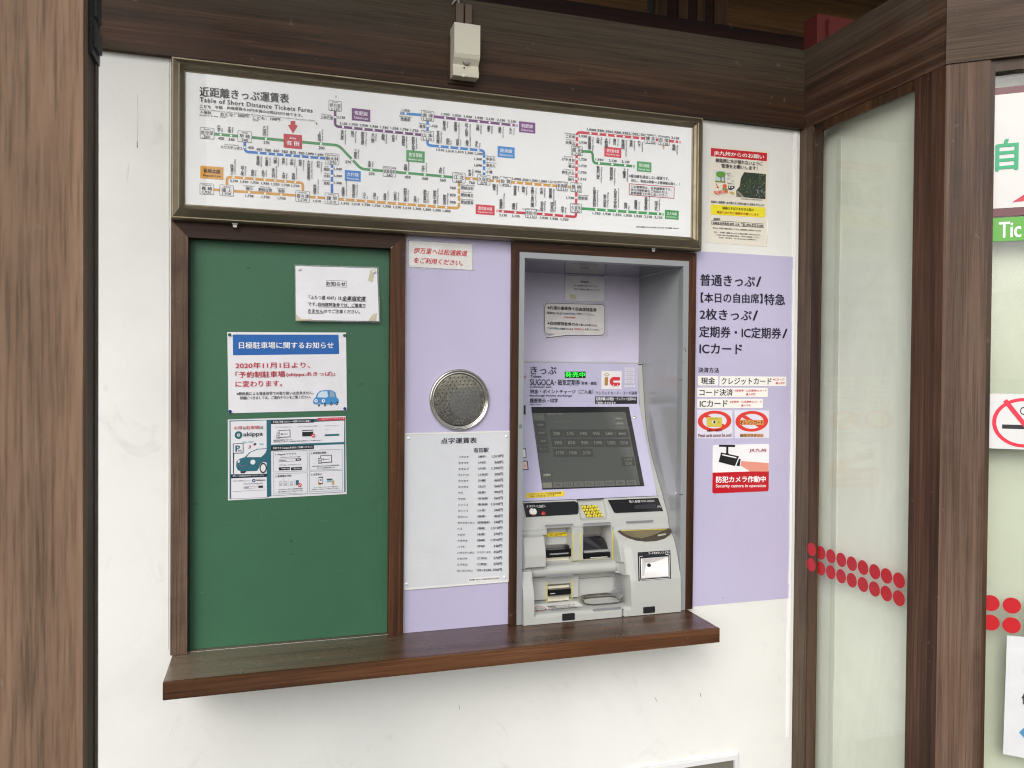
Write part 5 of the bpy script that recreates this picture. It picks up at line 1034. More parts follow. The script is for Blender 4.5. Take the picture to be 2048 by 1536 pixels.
P_ = Print(PL, lil2, 0.0003); Zt = Z(0, 0.22132, 1380, 520)
def TT(x0, y0, x1, y1, h, s_, col='17142a', **k): P_.textL(*Zt(x0, y0), *Zt(x1, y1), h*0.22132, s_, col, res=4, bold=0.025, **k)
TT(93, 178, 585, 193, 104, '普通きっぷ'); TT(600, 194, 643, 196, 92, '/')
TT(98, 338, 655, 348, 88, '【本日の自由席】'); TT(672, 354, 858, 358, 100, '特急')
TT(90, 488, 555, 500, 98, '2枚きっぷ'); TT(570, 500, 612, 502, 90, '/'); TT(85, 646, 822, 662, 100, '定期券・IC定期券'); TT(838, 662, 878, 664, 85, '/'); TT(88, 798, 470, 806, 90, 'ICカード'); TT(75, 993, 262, 996, 46, '決済方法')
def pays(lbl, cx, cy, w, h, main, mw, mx, note=None):
    t = thing('payment_label', lbl, 'label', tuple(PL.w(*PL.at(*Zt(cx, cy)))), 'white payment method labels on the lilac panel')
    c, W_, H_ = PL.loc(*Zt(cx, cy), w*0.2213, h*0.2213); prism('label_sheet', PL, rrect(c[0]-W_/2, c[1]-H_/2, c[0]+W_/2, c[1]+H_/2, 0.003), 0.0002, 0.0007, flat('eeece6', 0.4), t)
    q = Print(PL, t, 0.001); q.text(*Zt(mx, cy), mw*0.2213, 13.5, main, '17142a', 1, res=4)
    if note:
        nx, nw = note; top = '※ICカード' if nw < 150 else '※定期券・IC定期券/ICカード'
        q.text(*Zt(nx, cy-16), nw*0.2213, 4.6, top, 'c8384a', 1, 0.006); q.text(*Zt(nx+(0.14*nw if nw < 150 else 0), cy+18), (85 if nw > 150 else 80)*0.2213, 4.6, '購入不可', 'c8384a', 1, 0.006)
pays('white label reading cash in Japanese, leftmost in the top row of payment labels', 163, 1091, 183, 86, '現金', 128, 163)
pays('widest white payment label, right in the top row, for credit cards', 572, 1095, 603, 86, 'クレジットカード', 452, 512, (800, 105))
pays('white payment label in the middle row, for code payment', 388, 1196, 638, 84, 'コード決済', 300, 238, (549, 290))
pays('white payment label in the bottom row, for IC cards', 365, 1297, 592, 84, 'ICカード', 250, 215, (505, 290))
Zq = Z(0, 0.28005, 1380, 800)
def nost(lbl, x0, y0, x1, y1):
    t = thing('prohibition_sticker', lbl, 'sticker', tuple(PL.w(*PL.at(*Zq(x0, y1)))), 'barred oval stickers on the lilac panel')
    card('sheet', PL, [Zq(x0, y0), Zq(x1, y0+3), Zq(x1, y1), Zq(x0, y1)], 0.0005, flat('dcdae8', 0.3), t, 0.0002)
    q = Print(PL, t, 0.0009); cx, cy, w, h = (x0+x1)/2, y0+80, (x1-x0)*0.95, 148
    q.disc(*Zq(cx, cy), w*0.28, h*0.28, 'd8392e', 1, 40, 0.72); q.poly([Zq(cx-w*0.38, cy-40), Zq(cx-w*0.28, cy-54), Zq(cx+w*0.38, cy+40), Zq(cx+w*0.28, cy+54)], 'd8392e', 1); return q, cx, cy
q, cx, cy = nost('left of the two barred oval stickers, with a gold metal card', 50, 70, 303, 275)
q.poly([Zq(119, 122), Zq(229, 124), Zq(228, 192), Zq(120, 190)], 'cdbb4c', 2); q.disc(*Zq(172, 157), 7.5, 9, 'e2e0c8', 3, 14); q.disc(*Zq(174, 157), 4.4, 7, '2c3a2c', 4, 10); q.line([Zq(140, 134), Zq(205, 135)], 0.8, '6a6020', 3); q.text(*Zq(208, 160), 5, 3, '♢', '7a7030', 3)
q.text(*Zq(176, 217), 30, 5, '金属製カード使用不可', '5a1a1e', 3, 0.04); q.text(*Zq(178, 251), 66, 7, 'Metal cards cannot be used', '6a1c30', 3, 0.015, res=3)
q, cx, cy = nost('right of the two barred oval stickers, with an orange lettered card', 319, 72, 565, 273)
q.poly([Zq(357, 140), Zq(526, 143), Zq(525, 179), Zq(357, 177)], 'dd9454', 2); q.text(*Zq(441, 160), 46.5, 8.5, 'オレンジカード', '14100c', 3, 0.03, res=3); q.poly([Zq(357, 240), Zq(526, 242), Zq(526, 265), Zq(357, 263)], 'd8a27a', 2); q.text(*Zq(441, 253), 46.5, 6, '使用できません', '14100c', 3, 0.03, res=3)
sc = thing('camera_sticker', 'white and red sticker with a black security camera pictogram on the lilac panel', 'sticker', tuple(PL.w(*PL.at(*Zq(360, 500)))))
c, W_, H_ = PL.loc(*Zq(363.5, 488), 402*0.28, 342*0.28)
prism('sheet', PL, rrect(c[0]-W_/2, c[1]-H_/2, c[0]+W_/2, c[1]+H_/2, 0.007), 0.0002, 0.0007, flat('ebebee', 0.3), sc)
zc_ = PL.at(*Zq(360, 512))[1]; pts = [p for p in rrect(c[0]-W_/2, c[1]-H_/2, c[0]+W_/2, c[1]+H_/2, 0.007) if p[1] < zc_]
prism('red_field', PL, [(c[0]+W_/2, zc_), (c[0]-W_/2, zc_)]+pts, 0.0008, 0.0010, flat('bb1122', 0.3), sc)
q = Print(PL, sc, 0.0012)
for pts in ([(207, 320), (322, 320), (322, 336), (207, 334)], [(259, 335), (274, 335), (273, 380), (283, 386), (250, 384), (258, 376)], [(222, 374), (350, 402), (322, 472), (205, 442)], [(345, 418), (362, 422), (354, 474), (330, 468)]): q.poly([Zq(x, y) for x, y in pts], '111114', 1)
q.poly([Zq(x, y) for x, y in ((230, 386), (332, 409), (330, 417), (228, 394))], 'eeeef0', 2); q.poly([Zq(x, y) for x, y in ((350, 403), (356, 404), (328, 474), (321, 472))], 'eeeef0', 2)
q.poly([Zq(x, y) for x, y in ((366, 436), (562, 450), (561, 511), (430, 510), (361, 466))], 'e09484', 1)
q.textL(*Zq(424, 360), *Zq(543, 362), 8, 'JR九州', 'a03048', bold=0.0, res=4); q.textL(*Zq(187, 568), *Zq(540, 564), 12.5, '防犯カメラ作動中', 'f4eef0', bold=0.035, res=4); q.textL(*Zq(185, 617), *Zq(540, 614), 8, 'Security camera in operation', 'f0e4e6', bold=0.01, res=4)
P_ = Print(PL, lil2, 0.0003)
P_.line([Zq(228, 1408), Zq(246, 1422)], 0.7, '6a6878')

# --- small hatch at the bottom
ht = thing('wall_hatch', 'white framed dark wall hatch low down at the bottom of the picture', 'hatch', (1.4, 0, 0.4))
hx1, hz1 = at(1478, 1508, -0.012); hx0 = hx1-0.42
ringframe('frame', [(hx0, hz1-0.4, hx1, hz1, 0), (hx0, hz1-0.4, hx1, hz1, -0.010), (hx0+0.002, hz1-0.398, hx1-0.002, hz1-0.002, -0.012), (hx0+0.018, hz1-0.382, hx1-0.016, hz1-0.018, -0.012), (hx0+0.018, hz1-0.382, hx1-0.016, hz1-0.018, -0.001)], flat('dedee0', 0.45), ht)
box('door', (hx0+0.018, -0.004, hz1-0.382), (hx1-0.016, -0.0005, hz1-0.018), flat('6f6c62', 0.5), ht, bev=0)

# --- ticket machine
tm = thing('ticket_machine', 'pale grey ticket machine with a big dark touch screen standing in the niche', 'ticket machine', (1.01, 0.1, 0.7315))
MX0, MX1 = gi0+0.0015, gi1-0.0015
M_LILF = flat('bab6d2', 0.25, name='lilac_face', coat=0.4)
def extr(name, x0, x1, prof, mt, bev=0.0015):
    bm = bmesh.new(); A = [bm.verts.new((x0, y, z)) for y, z in prof]; B = [bm.verts.new((x1, y, z)) for y, z in prof]
    bm.faces.new(A); bm.faces.new(B)
    for k in range(len(prof)): bm.faces.new((A[k], A[(k+1) % len(prof)], B[(k+1) % len(prof)], B[k]))
    return bm_obj(name, bm, mt, tm, bev=bev)
ZT, ZM, ZL = 1.536, 1.395, 1.0875
yH = lambda z: 0.250+(z-ZM)*(0.012/0.141)
yF = lambda z: 0.105+(z-ZL)*(0.145/(ZM-ZL))
tw = 0.018
extr('upper_housing', MX0, MX1-tw, [(YB-0.002, ZT), (yH(ZT), ZT), (yF(ZM), ZM), (yF(ZL), ZL), (YB-0.002, ZL)], M_LILF)
extr('side_trim', MX1-tw+0.0005, MX1, [(YB-0.002, ZT-0.004), (yH(ZT)+0.003, ZT-0.004), (0.247, 1.41), (0.236, 1.34), (0.212, 1.27), (0.176, 1.20), (0.136, 1.14), (0.098, ZL), (YB-0.002, ZL)], M_PLAST, 0.003)
box('housing_top', (MX0, yH(ZT)+0.004, ZT+0.0005), (MX1-0.002, YB-0.002, ZT+0.004), M_PLAST, tm, bev=0.001)
PH = Plane((0, yH(ZT), ZT), (1, 0, 0), (0, 0.012, 0.141)); PFc = Plane((0, yF(ZL), ZL), (1, 0, 0), (0, 0.145, ZM-ZL))
Z7 = Z(0, 0.2148, 1020, 490); Z8 = Z(0, 0.35141, 1030, 720); Z5 = Z(0, 0.18229, 1030, 980)
card('screen_bezel', PFc, [Z8(92, 267), Z8(648, 266), Z8(737, 717), Z8(157, 738)], 0.0012, M_BLACK, tm, 0.0003)
t = NT('lcd_glass'); t.b.inputs['Base Color'].default_value = lin('454844'); t.set(Roughness=0.08, Specular_IOR_Level=0.5); t.b.inputs['Emission Color'].default_value = lin('6a6c62'); t.b.inputs['Emission Strength'].default_value = 0.05
lcd = card('touch_screen', PFc, [Z8(97, 303), Z8(628, 296), Z8(712, 712), Z8(160, 732)], 0.0006, t.m, tm, 0.0018)
P_ = Print(PFc, tm, 0.0026)
KC, TCOL = '383a37', '74766d'
def key(x, y, w, h, s_='', c=KC, tc=TCOL, hh=None):
    p = Z8(x, y); P_.rect(p[0], p[1], w*0.3514, h*0.3514, c, 0, 0.1)
    if s_: P_.text(p[0], p[1], min(w*0.6, len(s_)*13.5)*0.3514, (hh or h*0.42)*0.3514, s_, tc, 1, 0.0)
for r_, (y, xs_, ss) in enumerate(((418, (237, 313, 388, 461, 535, 610), ('200', '270', '340', '450', '560', '660')), (471, (246, 322, 397, 473, 550, 622), ('760', '870', '990', '1090', '1300', '1510')), (528, (256, 331, 408), ('1730', '1930', '2130')))):
    for x, s_ in zip(xs_, ss): key(x, y, 71, 46, s_)
for x, y, s_ in ((133, 322, 'きっぷ'), (145, 368, '定期券'), (150, 414, '特急券'), (156, 461, '入場券'), (160, 508, 'チャージ')): key(x, y, 62, 40, s_, '5c605a' if s_ == 'きっぷ' else '3d3f3b', '7c7e75', 13)
key(588, 308, 70, 16, '', '565852'); key(592, 333, 60, 18, 'English', '5a5c56', '9a9c90', 10); key(597, 361, 58, 20, '한국어', '5a5c56', '9a9c90', 10)
key(645, 578, 72, 50, '', KC); P_.text(*Z8(643, 566), 18, 4.6, '入場券', TCOL, 1); P_.text(*Z8(647, 588), 13, 6, '200', TCOL, 1)
key(182, 654, 70, 40, '定期券', '44463f', 'a8aaa0', 14)
for i, (x, n_) in enumerate(((183, 1), (245, 2), (304, 3), (364, 2), (423, 3), (482, 3), (541, 4), (601, 2), (662, 3))):
    y = 712-i*1.8; p = Z8(x, y); P_.rect(p[0], p[1], 19, 10.5, '77776a' if i == 0 else '5e605b', 0, 0.1)
    for k in range(n_ if i else 0):
        hh_ = 4.4 if (k < 1 or i in (1, 2)) else 3
        xx = p[0]+(k-(n_-1)/2)*4.0; P_.disc(xx, p[1]-3.2+(4.4-hh_), 1.7, 1.7, '3b3d3b', 1, 8); P_.rect(xx, p[1]+0.4+(4.4-hh_)/2, 1.9, hh_, '3b3d3b', 1)
P_.textL(*Z8(180, 308), *Z8(270, 306), 4.5, '金額をお選びください', '7a7c72', layer=1); P_.textL(*Z8(200, 352), *Z8(320, 350), 3.5, 'きっぷの金額ボタンを押してください', '6a6c62', layer=1)
pin(tm, PFc, *Z8(682, 327), M_CHROME, 0.0055, 0.004, 'lock', 0.0005)
P_ = Print(PFc, tm, 0.0006)
P_.poly([Z8(64, 757), Z8(280, 746), Z8(282, 775), Z8(64, 787)], 'e2c42a', 0); P_.textL(*Z8(78, 764), *Z8(262, 757), 4, 'クレジットカード利用可能時間', '4a400c', layer=1, bold=0.01); P_.textL(*Z8(80, 776), *Z8(225, 770), 4, '7:00～19:00までです', '4a400c', layer=1, bold=0.01)
P_.poly([Z8(40, 503), Z8(62, 503), Z8(66, 556), Z8(40, 556)], '2a2a30', 0); P_.poly([Z8(40, 508), Z8(58, 508), Z8(61, 552), Z8(40, 552)], 'e4e8ea', 1); P_.poly([Z8(40, 573), Z8(72, 573), Z8(78, 626), Z8(40, 626)], '2a2228', 0); P_.poly([Z8(40, 578), Z8(67, 578), Z8(72, 621), Z8(40, 621)], 'dfc0b8', 1)
P_.text(*Z8(57, 600), 5, 5, '↓', 'b04a44', 2)
P_.poly([Z8(48, 258), Z8(60, 258), Z8(61, 310), Z8(49, 310)], '111114', 0)
P_ = Print(PH, tm, 0.0006)
def HT(x0, y0, x1, y1, h, s_, col='1c1830', **k): P_.textL(*Z7(x0, y0), *Z7(x1, y1), h*0.2148, s_, col, res=4, **k)
HT(192, 1166, 432, 1168, 72, 'きっぷ'); HT(192, 1224, 293, 1224, 22, 'Tickets'); HT(188, 1277, 410, 1280, 56, 'SUGOCA'); HT(418, 1278, 652, 1280, 54, '・磁気定期券'); HT(660, 1286, 812, 1288, 30, '（新規・継続）')
HT(188, 1322, 385, 1323, 22, 'Commuter pass'); HT(187, 1364, 775, 1366, 38, '現金・ポイントチャージ（ご入金）'); HT(186, 1404, 578, 1405, 22, 'Recharge·Points exchange'); HT(186, 1448, 445, 1448, 42, '履歴表示・印字'); HT(184, 1489, 290, 1489, 24, 'History')
HT(796, 1377, 1183, 1378, 32, 'クレジットカード・コード決済')
HT(130, 1230, 152, 1230, 30, '◇', 'c22a44', bold=0.02)
P_.poly([Z7(510, 1180), Z7(703, 1178), Z7(705, 1238), Z7(511, 1240)], '0a0c0a', 0); P_.textL(*Z7(515, 1208), *Z7(698, 1207), 10.5, '発売中', '20ff3c', layer=2, bold=0.008, emit=0.75, res=3, sp=1.1)
P_.poly([Z7(793, 1410), Z7(1183, 1412), Z7(1183, 1490), Z7(792, 1495)], '121016', 0); HT(800, 1432, 1175, 1433, 30, '定期券購入は現金・クレジット決済のみ', 'e8e6ec'); HT(800, 1472, 985, 1472, 28, 'ご利用いただけます', 'e8e6ec')
P_.poly([Z7(852, 1172), Z7(1040, 1174), Z7(1038, 1340), Z7(850, 1340)], 'e6e2e4', 0); P_.poly([Z7(882, 1230), Z7(914, 1230), Z7(912, 1308), Z7(880, 1308)], 'a8823e', 1)
P_.poly([Z7(870, 1207), Z7(900, 1190), Z7(930, 1207), Z7(900, 1225)], 'a8823e', 1); P_.poly([Z7(880, 1207), Z7(900, 1196), Z7(920, 1207), Z7(900, 1218)], 'e6e2e4', 2)
P_.disc(*Z7(972, 1272), 19, 19, 'cf2a36', 1, 28, 0.0, 90, 270); P_.poly([Z7(970, 1228), Z7(1024, 1230), Z7(1024, 1262), Z7(970, 1262)], 'cf2a36', 1); P_.poly([Z7(970, 1282), Z7(1024, 1282), Z7(1024, 1306), Z7(970, 1316)], 'cf2a36', 1); P_.rect(*Z7(985, 1272), 10, 3.6, 'e6e2e4', 2)
for x in (965, 1002): P_.disc(*Z7(x, 1306), 5, 5, 'cf2a36', 3, 14); P_.disc(*Z7(x, 1306), 2.6, 2.6, 'e6e2e4', 4, 12)
for k, s_ in enumerate(('¥1000', '¥5000', '¥2000', '¥10000')): p = Z7(1113, 1158+k*38); P_.rect(p[0], p[1], 19.5, 7, 'd3d0dc', 0, 0.1); P_.text(p[0], p[1], 14, 4, s_, 'b6b2c4', 1)
for k in range(4): P_.disc(*Z7(1076+k*26, 1314), 5.4, 5.4, 'd3d0dc', 0, 14)

# lower console: one moulded front as a relief over the front plane
BP = [(0.731, -0.034), (0.775, -0.0335), (0.841, -0.029), (0.909, -0.007), (0.940, 0.008), (0.961, 0.022), (0.987, 0.050), (1.000, 0.056), (1.028, 0.063), (1.0865, 0.099)]
def B_(z): return np.interp(z, [p[0] for p in BP], [p[1] for p in BP])
def zx(x, y, Y): return at(*Z5(x, y), Y)
NXg, NZg = 250, 190
gxv = np.linspace(MX0, MX1, NXg); gzv = np.linspace(0.7318, 1.0865, NZg); GX, GZ = np.meshgrid(gxv, gzv)
def sst(v, a, b):
    t_ = np.clip((v-a)/(b-a), 0, 1); return t_*t_*(3-2*t_)
def reg(x0, x1, z0, z1, s_=0.003, sz=None):
    sz = sz or s_; return sst(GX, x0-s_, x0+s_)*(1-sst(GX, x1-s_, x1+s_))*sst(GZ, z0-sz, z0+sz)*(1-sst(GZ, z1-sz, z1+sz))
Y_ = B_(GZ)
def put(mask, val):
    global Y_
    Y_ = Y_*(1-mask)+val*mask
Zc = 1.004      # under the console panels
xb = zx(1100, 600, 0.03)[0]
x_blk = zx(337, 600, 0.015)[0]; z_blk = zx(250, 862, 0.015)[1]
xp1a, xp1b = zx(345, 600, 0.06)[0], zx(603, 600, 0.06)[0]; xp2a, xp2b = zx(738, 600, 0.06)[0], zx(1035, 600, 0.06)[0]
zp1, zp0 = zx(400, 428, 0.06)[1], zx(400, 792, 0.04)[1]
zs1, zs0 = zx(600, 812, 0.03)[1], zx(600, 948, 0.025)[1]
zl1, zl0 = zs0, zx(600, 1345, -0.03)[1]
xw = zx(190, 1200, 0.0)[0]; xw1 = zx(1215, 1200, 0.0)[0]
lft = 1-sst(GX, xb-0.004, xb+0.006)
put(lft*(1-sst(GZ, Zc-0.006, Zc+0.002)), 0.052)                                  # whole left area back to the strip plane
put(reg(MX0-0.1, xb+0.1, 0.984, 1.001, 0.002)*lft, 0.048)                        # ridge with indicator bars
put(reg(x_blk, xb, zs1, 0.984, 0.003), 0.060)
put(reg(xp1a, xp1b, zp0, zp1, 0.0025), 0.088); put(reg(xp2a, xp2b, zp0, zp1, 0.0025), 0.135)
put(reg(xp1b+0.001, xp2a-0.001, zp0-0.004, zp1+0.004, 0.0025), 0.044)
put(reg(xp2b+0.001, xb-0.002, zp0-0.004, zp1+0.004, 0.0025), 0.048)
put(lft*(1-sst(GZ, zl0-0.003, zl0)), B_(GZ))
put(reg(MX0-0.1, x_blk, z_blk, 0.989, 0.003), 0.004+0.02*sst(GZ, 0.93, 0.99)+0.012*(1-sst(GX, MX0, MX0+0.02)))
bulge = 0.022+0.012*((GZ-(zs0+zs1)/2)/((zs1-zs0)/2))**2
put(reg(MX0+0.02, xb+0.012, zs0, zs1, 0.004), bulge)
put(reg(MX0-0.1, xw, 0.7, z_blk, 0.003), B_(GZ)+0.012*sst(GZ, 0.80, 0.87))
put(reg(xw, xw1, zl0+0.001, zs0-0.001, 0.003), 0.075)
flo = sst(GZ, zl0, zl0+0.016)
put(reg(xw, xw1, zl0-0.004, zl0+0.016, 0.003, 0.001), -0.030+0.105*flo)          # sloping tray floor
xs3a, xs3b = zx(362, 1100, 0.06)[0], zx(602, 1100, 0.06)[0]; z3a, z3b = zx(480, 1235, 0.06)[1], zx(480, 1035, 0.06)[1]
xpd0, xpd1 = zx(690, 1100, 0.075)[0], zx(1072, 1100, 0.075)[0]
put(reg(xw+0.002, xpd0-0.002, zl0+0.018, zs0-0.004, 0.002), 0.058)
put(reg(xs3a, xs3b, z3a, z3b, 0.002), 0.085)
qa = zx(1386, 765, -0.01); qb = zx(1688, 950, -0.02)
put(reg(qa[0], qb[0], qb[1], qa[1], 0.0015), B_(GZ)+0.032)
# raised shoulders of the console and keypad well
kx0, kx1 = zx(722, 200, 0.08)[0], zx(985, 200, 0.08)[0]; kz0 = zx(850, 325, 0.06)[1]
put(reg(kx0-0.004, kx1+0.004, kz0, 1.12, 0.004), B_(GZ)+0.016)
# flank of the right bulge
fl = (GX-xb)/0.035; mask = np.clip(1-np.abs(fl-0.6)*1.4, 0, 1)*sst(GZ, 0.80, 0.86)*(1-sst(GZ, 0.93, 0.955))
Y_ = Y_+mask*0.006*(GX > xb)
dx_ = gxv[1]-gxv[0]
V = [(GX[j, i], Y_[j, i], GZ[j, i]) for j in range(NZg) for i in range(NXg)]
F = [(j*NXg+i, j*NXg+i+1, (j+1)*NXg+i+1, (j+1)*NXg+i) for j in range(NZg-1) for i in range(NXg-1)]
# sides, top and bottom back to the niche
n0 = len(V); ring = [(0, i) for i in range(NXg)]+[(j, NXg-1) for j in range(1, NZg)]+[(NZg-1, i) for i in range(NXg-2, -1, -1)]+[(j, 0) for j in range(NZg-2, 0, -1)]
for j, i in ring: V.append((GX[j, i], 0.28, GZ[j, i]))
for k in range(len(ring)):
    a = ring[k][0]*NXg+ring[k][1]; nk = (k+1) % len(ring); b = ring[nk][0]*NXg+ring[nk][1]; F.append((b, a, n0+k, n0+nk))
me = bpy.data.meshes.new('console_moulding'); me.from_pydata([tuple(map(float, v)) for v in V], [], F); me.update()
con = link_mesh('console_moulding', me, M_PLAST, tm, smooth=True)
try: me.set_sharp_from_angle(angle=rad(50))
except Exception: pass
def hy(x, z): 
    i = int(np.clip((x-MX0)/(MX1-MX0)*(NXg-1), 0, NXg-1)); j = int(np.clip((z-0.7318)/(1.0865-0.7318)*(NZg-1), 0, NZg-1)); return float(Y_[j, i])
box('seam', (MX0+0.001, 0.099, 1.0866), (MX1-0.001, 0.2, 1.0874), M_BLACKM, tm, bev=0)
PC = Plane((0, B_(1.028), 1.028), (1, 0, 0), (0, B_(1.0865)-B_(1.028), 1.0865-1.028))
card('display_panel', PC, [Z5(92, 145), Z5(655, 122), Z5(690, 140), Z5(697, 165), Z5(697, 250), Z5(680, 266), Z5(122, 297)], 0.0012, M_BLACK, tm, 0.0012)
card('display_panel', PC, [Z5(1020, 110), Z5(1568, 86), Z5(1626, 230), Z5(1110, 252), Z5(1088, 245)], 0.0012, M_BLACK, tm, 0.0012)
P_ = Print(PC, tm, 0.0028)
P_.textL(*Z5(125, 180), *Z5(232, 175), 4.2, 'よびだし', 'd8d8d8', res=3); P_.textL(*Z5(238, 178), *Z5(335, 172), 4.2, 'とりけし', 'd8d8d8', res=3); P_.textL(*Z5(255, 190), *Z5(320, 187), 2, 'CANCEL', 'b8b8b8')
P_.textL(*Z5(1252, 126), *Z5(1372, 124), 5, '投入金額', 'c8c8c8', res=3); P_.textL(*Z5(1378, 124), *Z5(1530, 120), 3.6, 'TOTAL AMOUNT', 'c0c0c0', res=3); P_.textL(*Z5(1565, 186), *Z5(1595, 184), 4.5, '円', 'c8c8c8', res=3)
P_.poly([Z5(1308, 165), Z5(1545, 155), Z5(1550, 200), Z5(1312, 208)], '26282c', 0); P_.line([Z5(1020, 146), Z5(1240, 137)], 0.3, '3a3a3c', 1)
pin(tm, PC, *Z5(197, 238), flat('e4e2dd', 0.3), 0.0125, 0.004, 'call_button', 0.0024); P_.disc(*Z5(197, 262), 14, 3.2, 'c04048', 12, 14, 0.5, 200, 340); P_.disc(*Z5(199, 200), 3.4, 3.4, '2a2a2c', 12, 12)
pin(tm, PC, *Z5(311, 257), flat('c81f28', 0.25), 0.0062, 0.004, 'cancel_button', 0.0024)
# keypad
PK = Plane(PC.w(0, 0, -0.014), PC.u, PC.v)
K = [[Z5(*(np.array(a)*(1-v)+np.array(b)*v)) for a, b in (((752, 188), (812, 285)), ((812, 186), (875, 284)), ((872, 183), (935, 280)))] for v in (0, 0.333, 0.667, 1)]
card('keypad_base', PK, [Z5(722, 168), Z5(888, 165), Z5(972, 300), Z5(790, 307)], 0.001, M_BLACKM, tm, 0.0)
P_ = Print(PK, tm, 0.0066)
for r_, row in enumerate(('123', '456', '789', '＊0＃')):
    for c_, ch in enumerate(row):
        x, y = K[r_][c_]; c, W_, H_ = PK.loc(x, y, 9.2, 5.6, 0.003)
        prism('key', PK, rrect(c[0]-W_/2, c[1]-H_*0.42, c[0]+W_/2, c[1]+H_*0.42, 0.0015, 2), 0.001, 0.006, flat('d8c83e', 0.4, name='yellow_key'), tm, 0)
        P_.text(x, y, 0, 3.6, ch, '4a4414', 0, 0.0)
# indicator bars
def bar(x0, y0, x1, y1, Y, h=0.0055):
    a = zx(x0, y0, Y); b = zx(x1, y1, Y); zc2 = (a[1]+b[1])/2
    prism('indicator_bar', FR(Y), rrect(a[0], zc2-h/2, b[0], zc2+h/2, 0.0012, 2), 0.0, 0.0025, flat('84868a', 0.35, name='bar_grey'), tm)
bar(330, 389, 636, 389-8, 0.046); bar(748, 371, 1046, 364, 0.046); bar(1222, 348, 1513, 342, hy(1.18, 1.003)-0.001); bar(330, 942, 638, 932, 0.020); bar(855, 1308, 1162, 1297, -0.033)
# yellow guides
M_YEL = flat('e2d63c', 0.3, name='yellow_guide')
def guide(x, y0, y1, Y):
    a = zx(x, y0, Y); b = zx(x+4, y1, Y); tube('guide_light', [(a[0], Y+0.001, a[1]), (a[0], Y-0.0012, a[1]-0.004), (a[0], Y-0.0012, b[1]+0.004), (a[0], Y+0.001, b[1])], 0.0014, M_YEL, tm, 6)
guide(628, 476, 790, 0.043); guide(716, 468, 792, 0.043); guide(1070, 455, 762, 0.047); guide(343, 1012, 1243, 0.057); guide(626, 988, 1220, 0.057)
# slots
def slot(name, x0, x1, z0, z1, ya, yb, mt, bev=0.0012): return box(name, (x0, ya, z0), (x1, yb, z1), mt, tm, bev=bev)
z_ = lambda y, Y=0.06: zx(400, y, Y)[1]
slot('slot_plate', xp1a+0.001, xp1b-0.001, z_(650), z_(618), 0.076, 0.09, M_STAIN); slot('card_slot', xp1a+0.001, xp1b+0.001, z_(735), z_(652), 0.052, 0.088, M_BLACK); slot('slot_cover', xp1b-0.012, xp1b-0.002, z_(665), z_(622), 0.062, 0.075, M_BLACKM)
slot('slot_label', xp1a+0.008, xp1b-0.008, z_(705), z_(690), 0.0512, 0.0518, flat('8c8e90', 0.3), 0); slot('slot_lip', xp1a+0.001, xp1b-0.001, z_(790), z_(742), 0.064, 0.088, M_CREAM)
zc3 = lambda y: zx(880, y, 0.07)[1]
slot('well_back', xp2a+0.002, xp2b-0.002, zc3(520), zp1-0.001, 0.118, 0.134, M_STAIN)
bm = bmesh.new(); pts = [(xp2a+0.001, zc3(700)), (xp2b+0.001, zc3(700)), (xp2b+0.001, zc3(600)), (xp2b-0.010, zc3(545)), (xp2b-0.022, zc3(520)), (xp2a+0.024, zc3(518)), (xp2a+0.004, zc3(545))]
A = [bm.verts.new((x, 0.06 if i < 2 else 0.085, z)) for i, (x, z) in enumerate(pts)]; B = [bm.verts.new((x, 0.125, z)) for x, z in pts]; bm.faces.new(A); bm.faces.new(B)
for k in range(7): bm.faces.new((A[k], A[(k+1) % 7], B[(k+1) % 7], B[k]))
bm_obj('banknote_mouth', bm, M_BLACK, tm, bev=0.002)
bm = bmesh.new(); bxm(bm, (xp2a+0.004, 0.052, zc3(668)), (xp2b-0.004, 0.082, zc3(652))); bm_obj('mouth_ledge', bm, flat('a5a7a8', 0.3), tm, bev=0.002)
slot('mouth_lip', xp2a+0.001, xp2b-0.003, zc3(728), zc3(672), 0.045, 0.1, M_BLACK); slot('mouth_trim', xp2a+0.022, xp2b-0.014, zc3(722), zc3(716), 0.0435, 0.0448, flat('eceae2', 0.3), 0); slot('mouth_guide', xp2a+0.002, xp2b-0.004, zc3(785), zc3(732), 0.056, 0.12, M_CREAM)
slot('slot_plate', xs3a+0.001, xs3b-0.001, z_(1085, .07), z_(1052, .07), 0.068, 0.086, M_CREAM); slot('coin_slot', xs3a+0.001, xs3b-0.001, z_(1150, .06), z_(1088, .06), 0.05, 0.085, M_BLACK); slot('slot_trim', xs3a+0.001, xs3b-0.001, z_(1164, .055), z_(1152, .055), 0.05, 0.085, M_STAIN); slot('slot_lip', xs3a+0.001, xs3b-0.001, z_(1228, .06), z_(1170, .06), 0.066, 0.085, M_CREAM)
slot('slot_label', xs3a+0.004, xs3a+0.02, z_(1142, .05), z_(1132, .05), 0.0492, 0.0498, flat('aeb0b2', 0.3), 0)
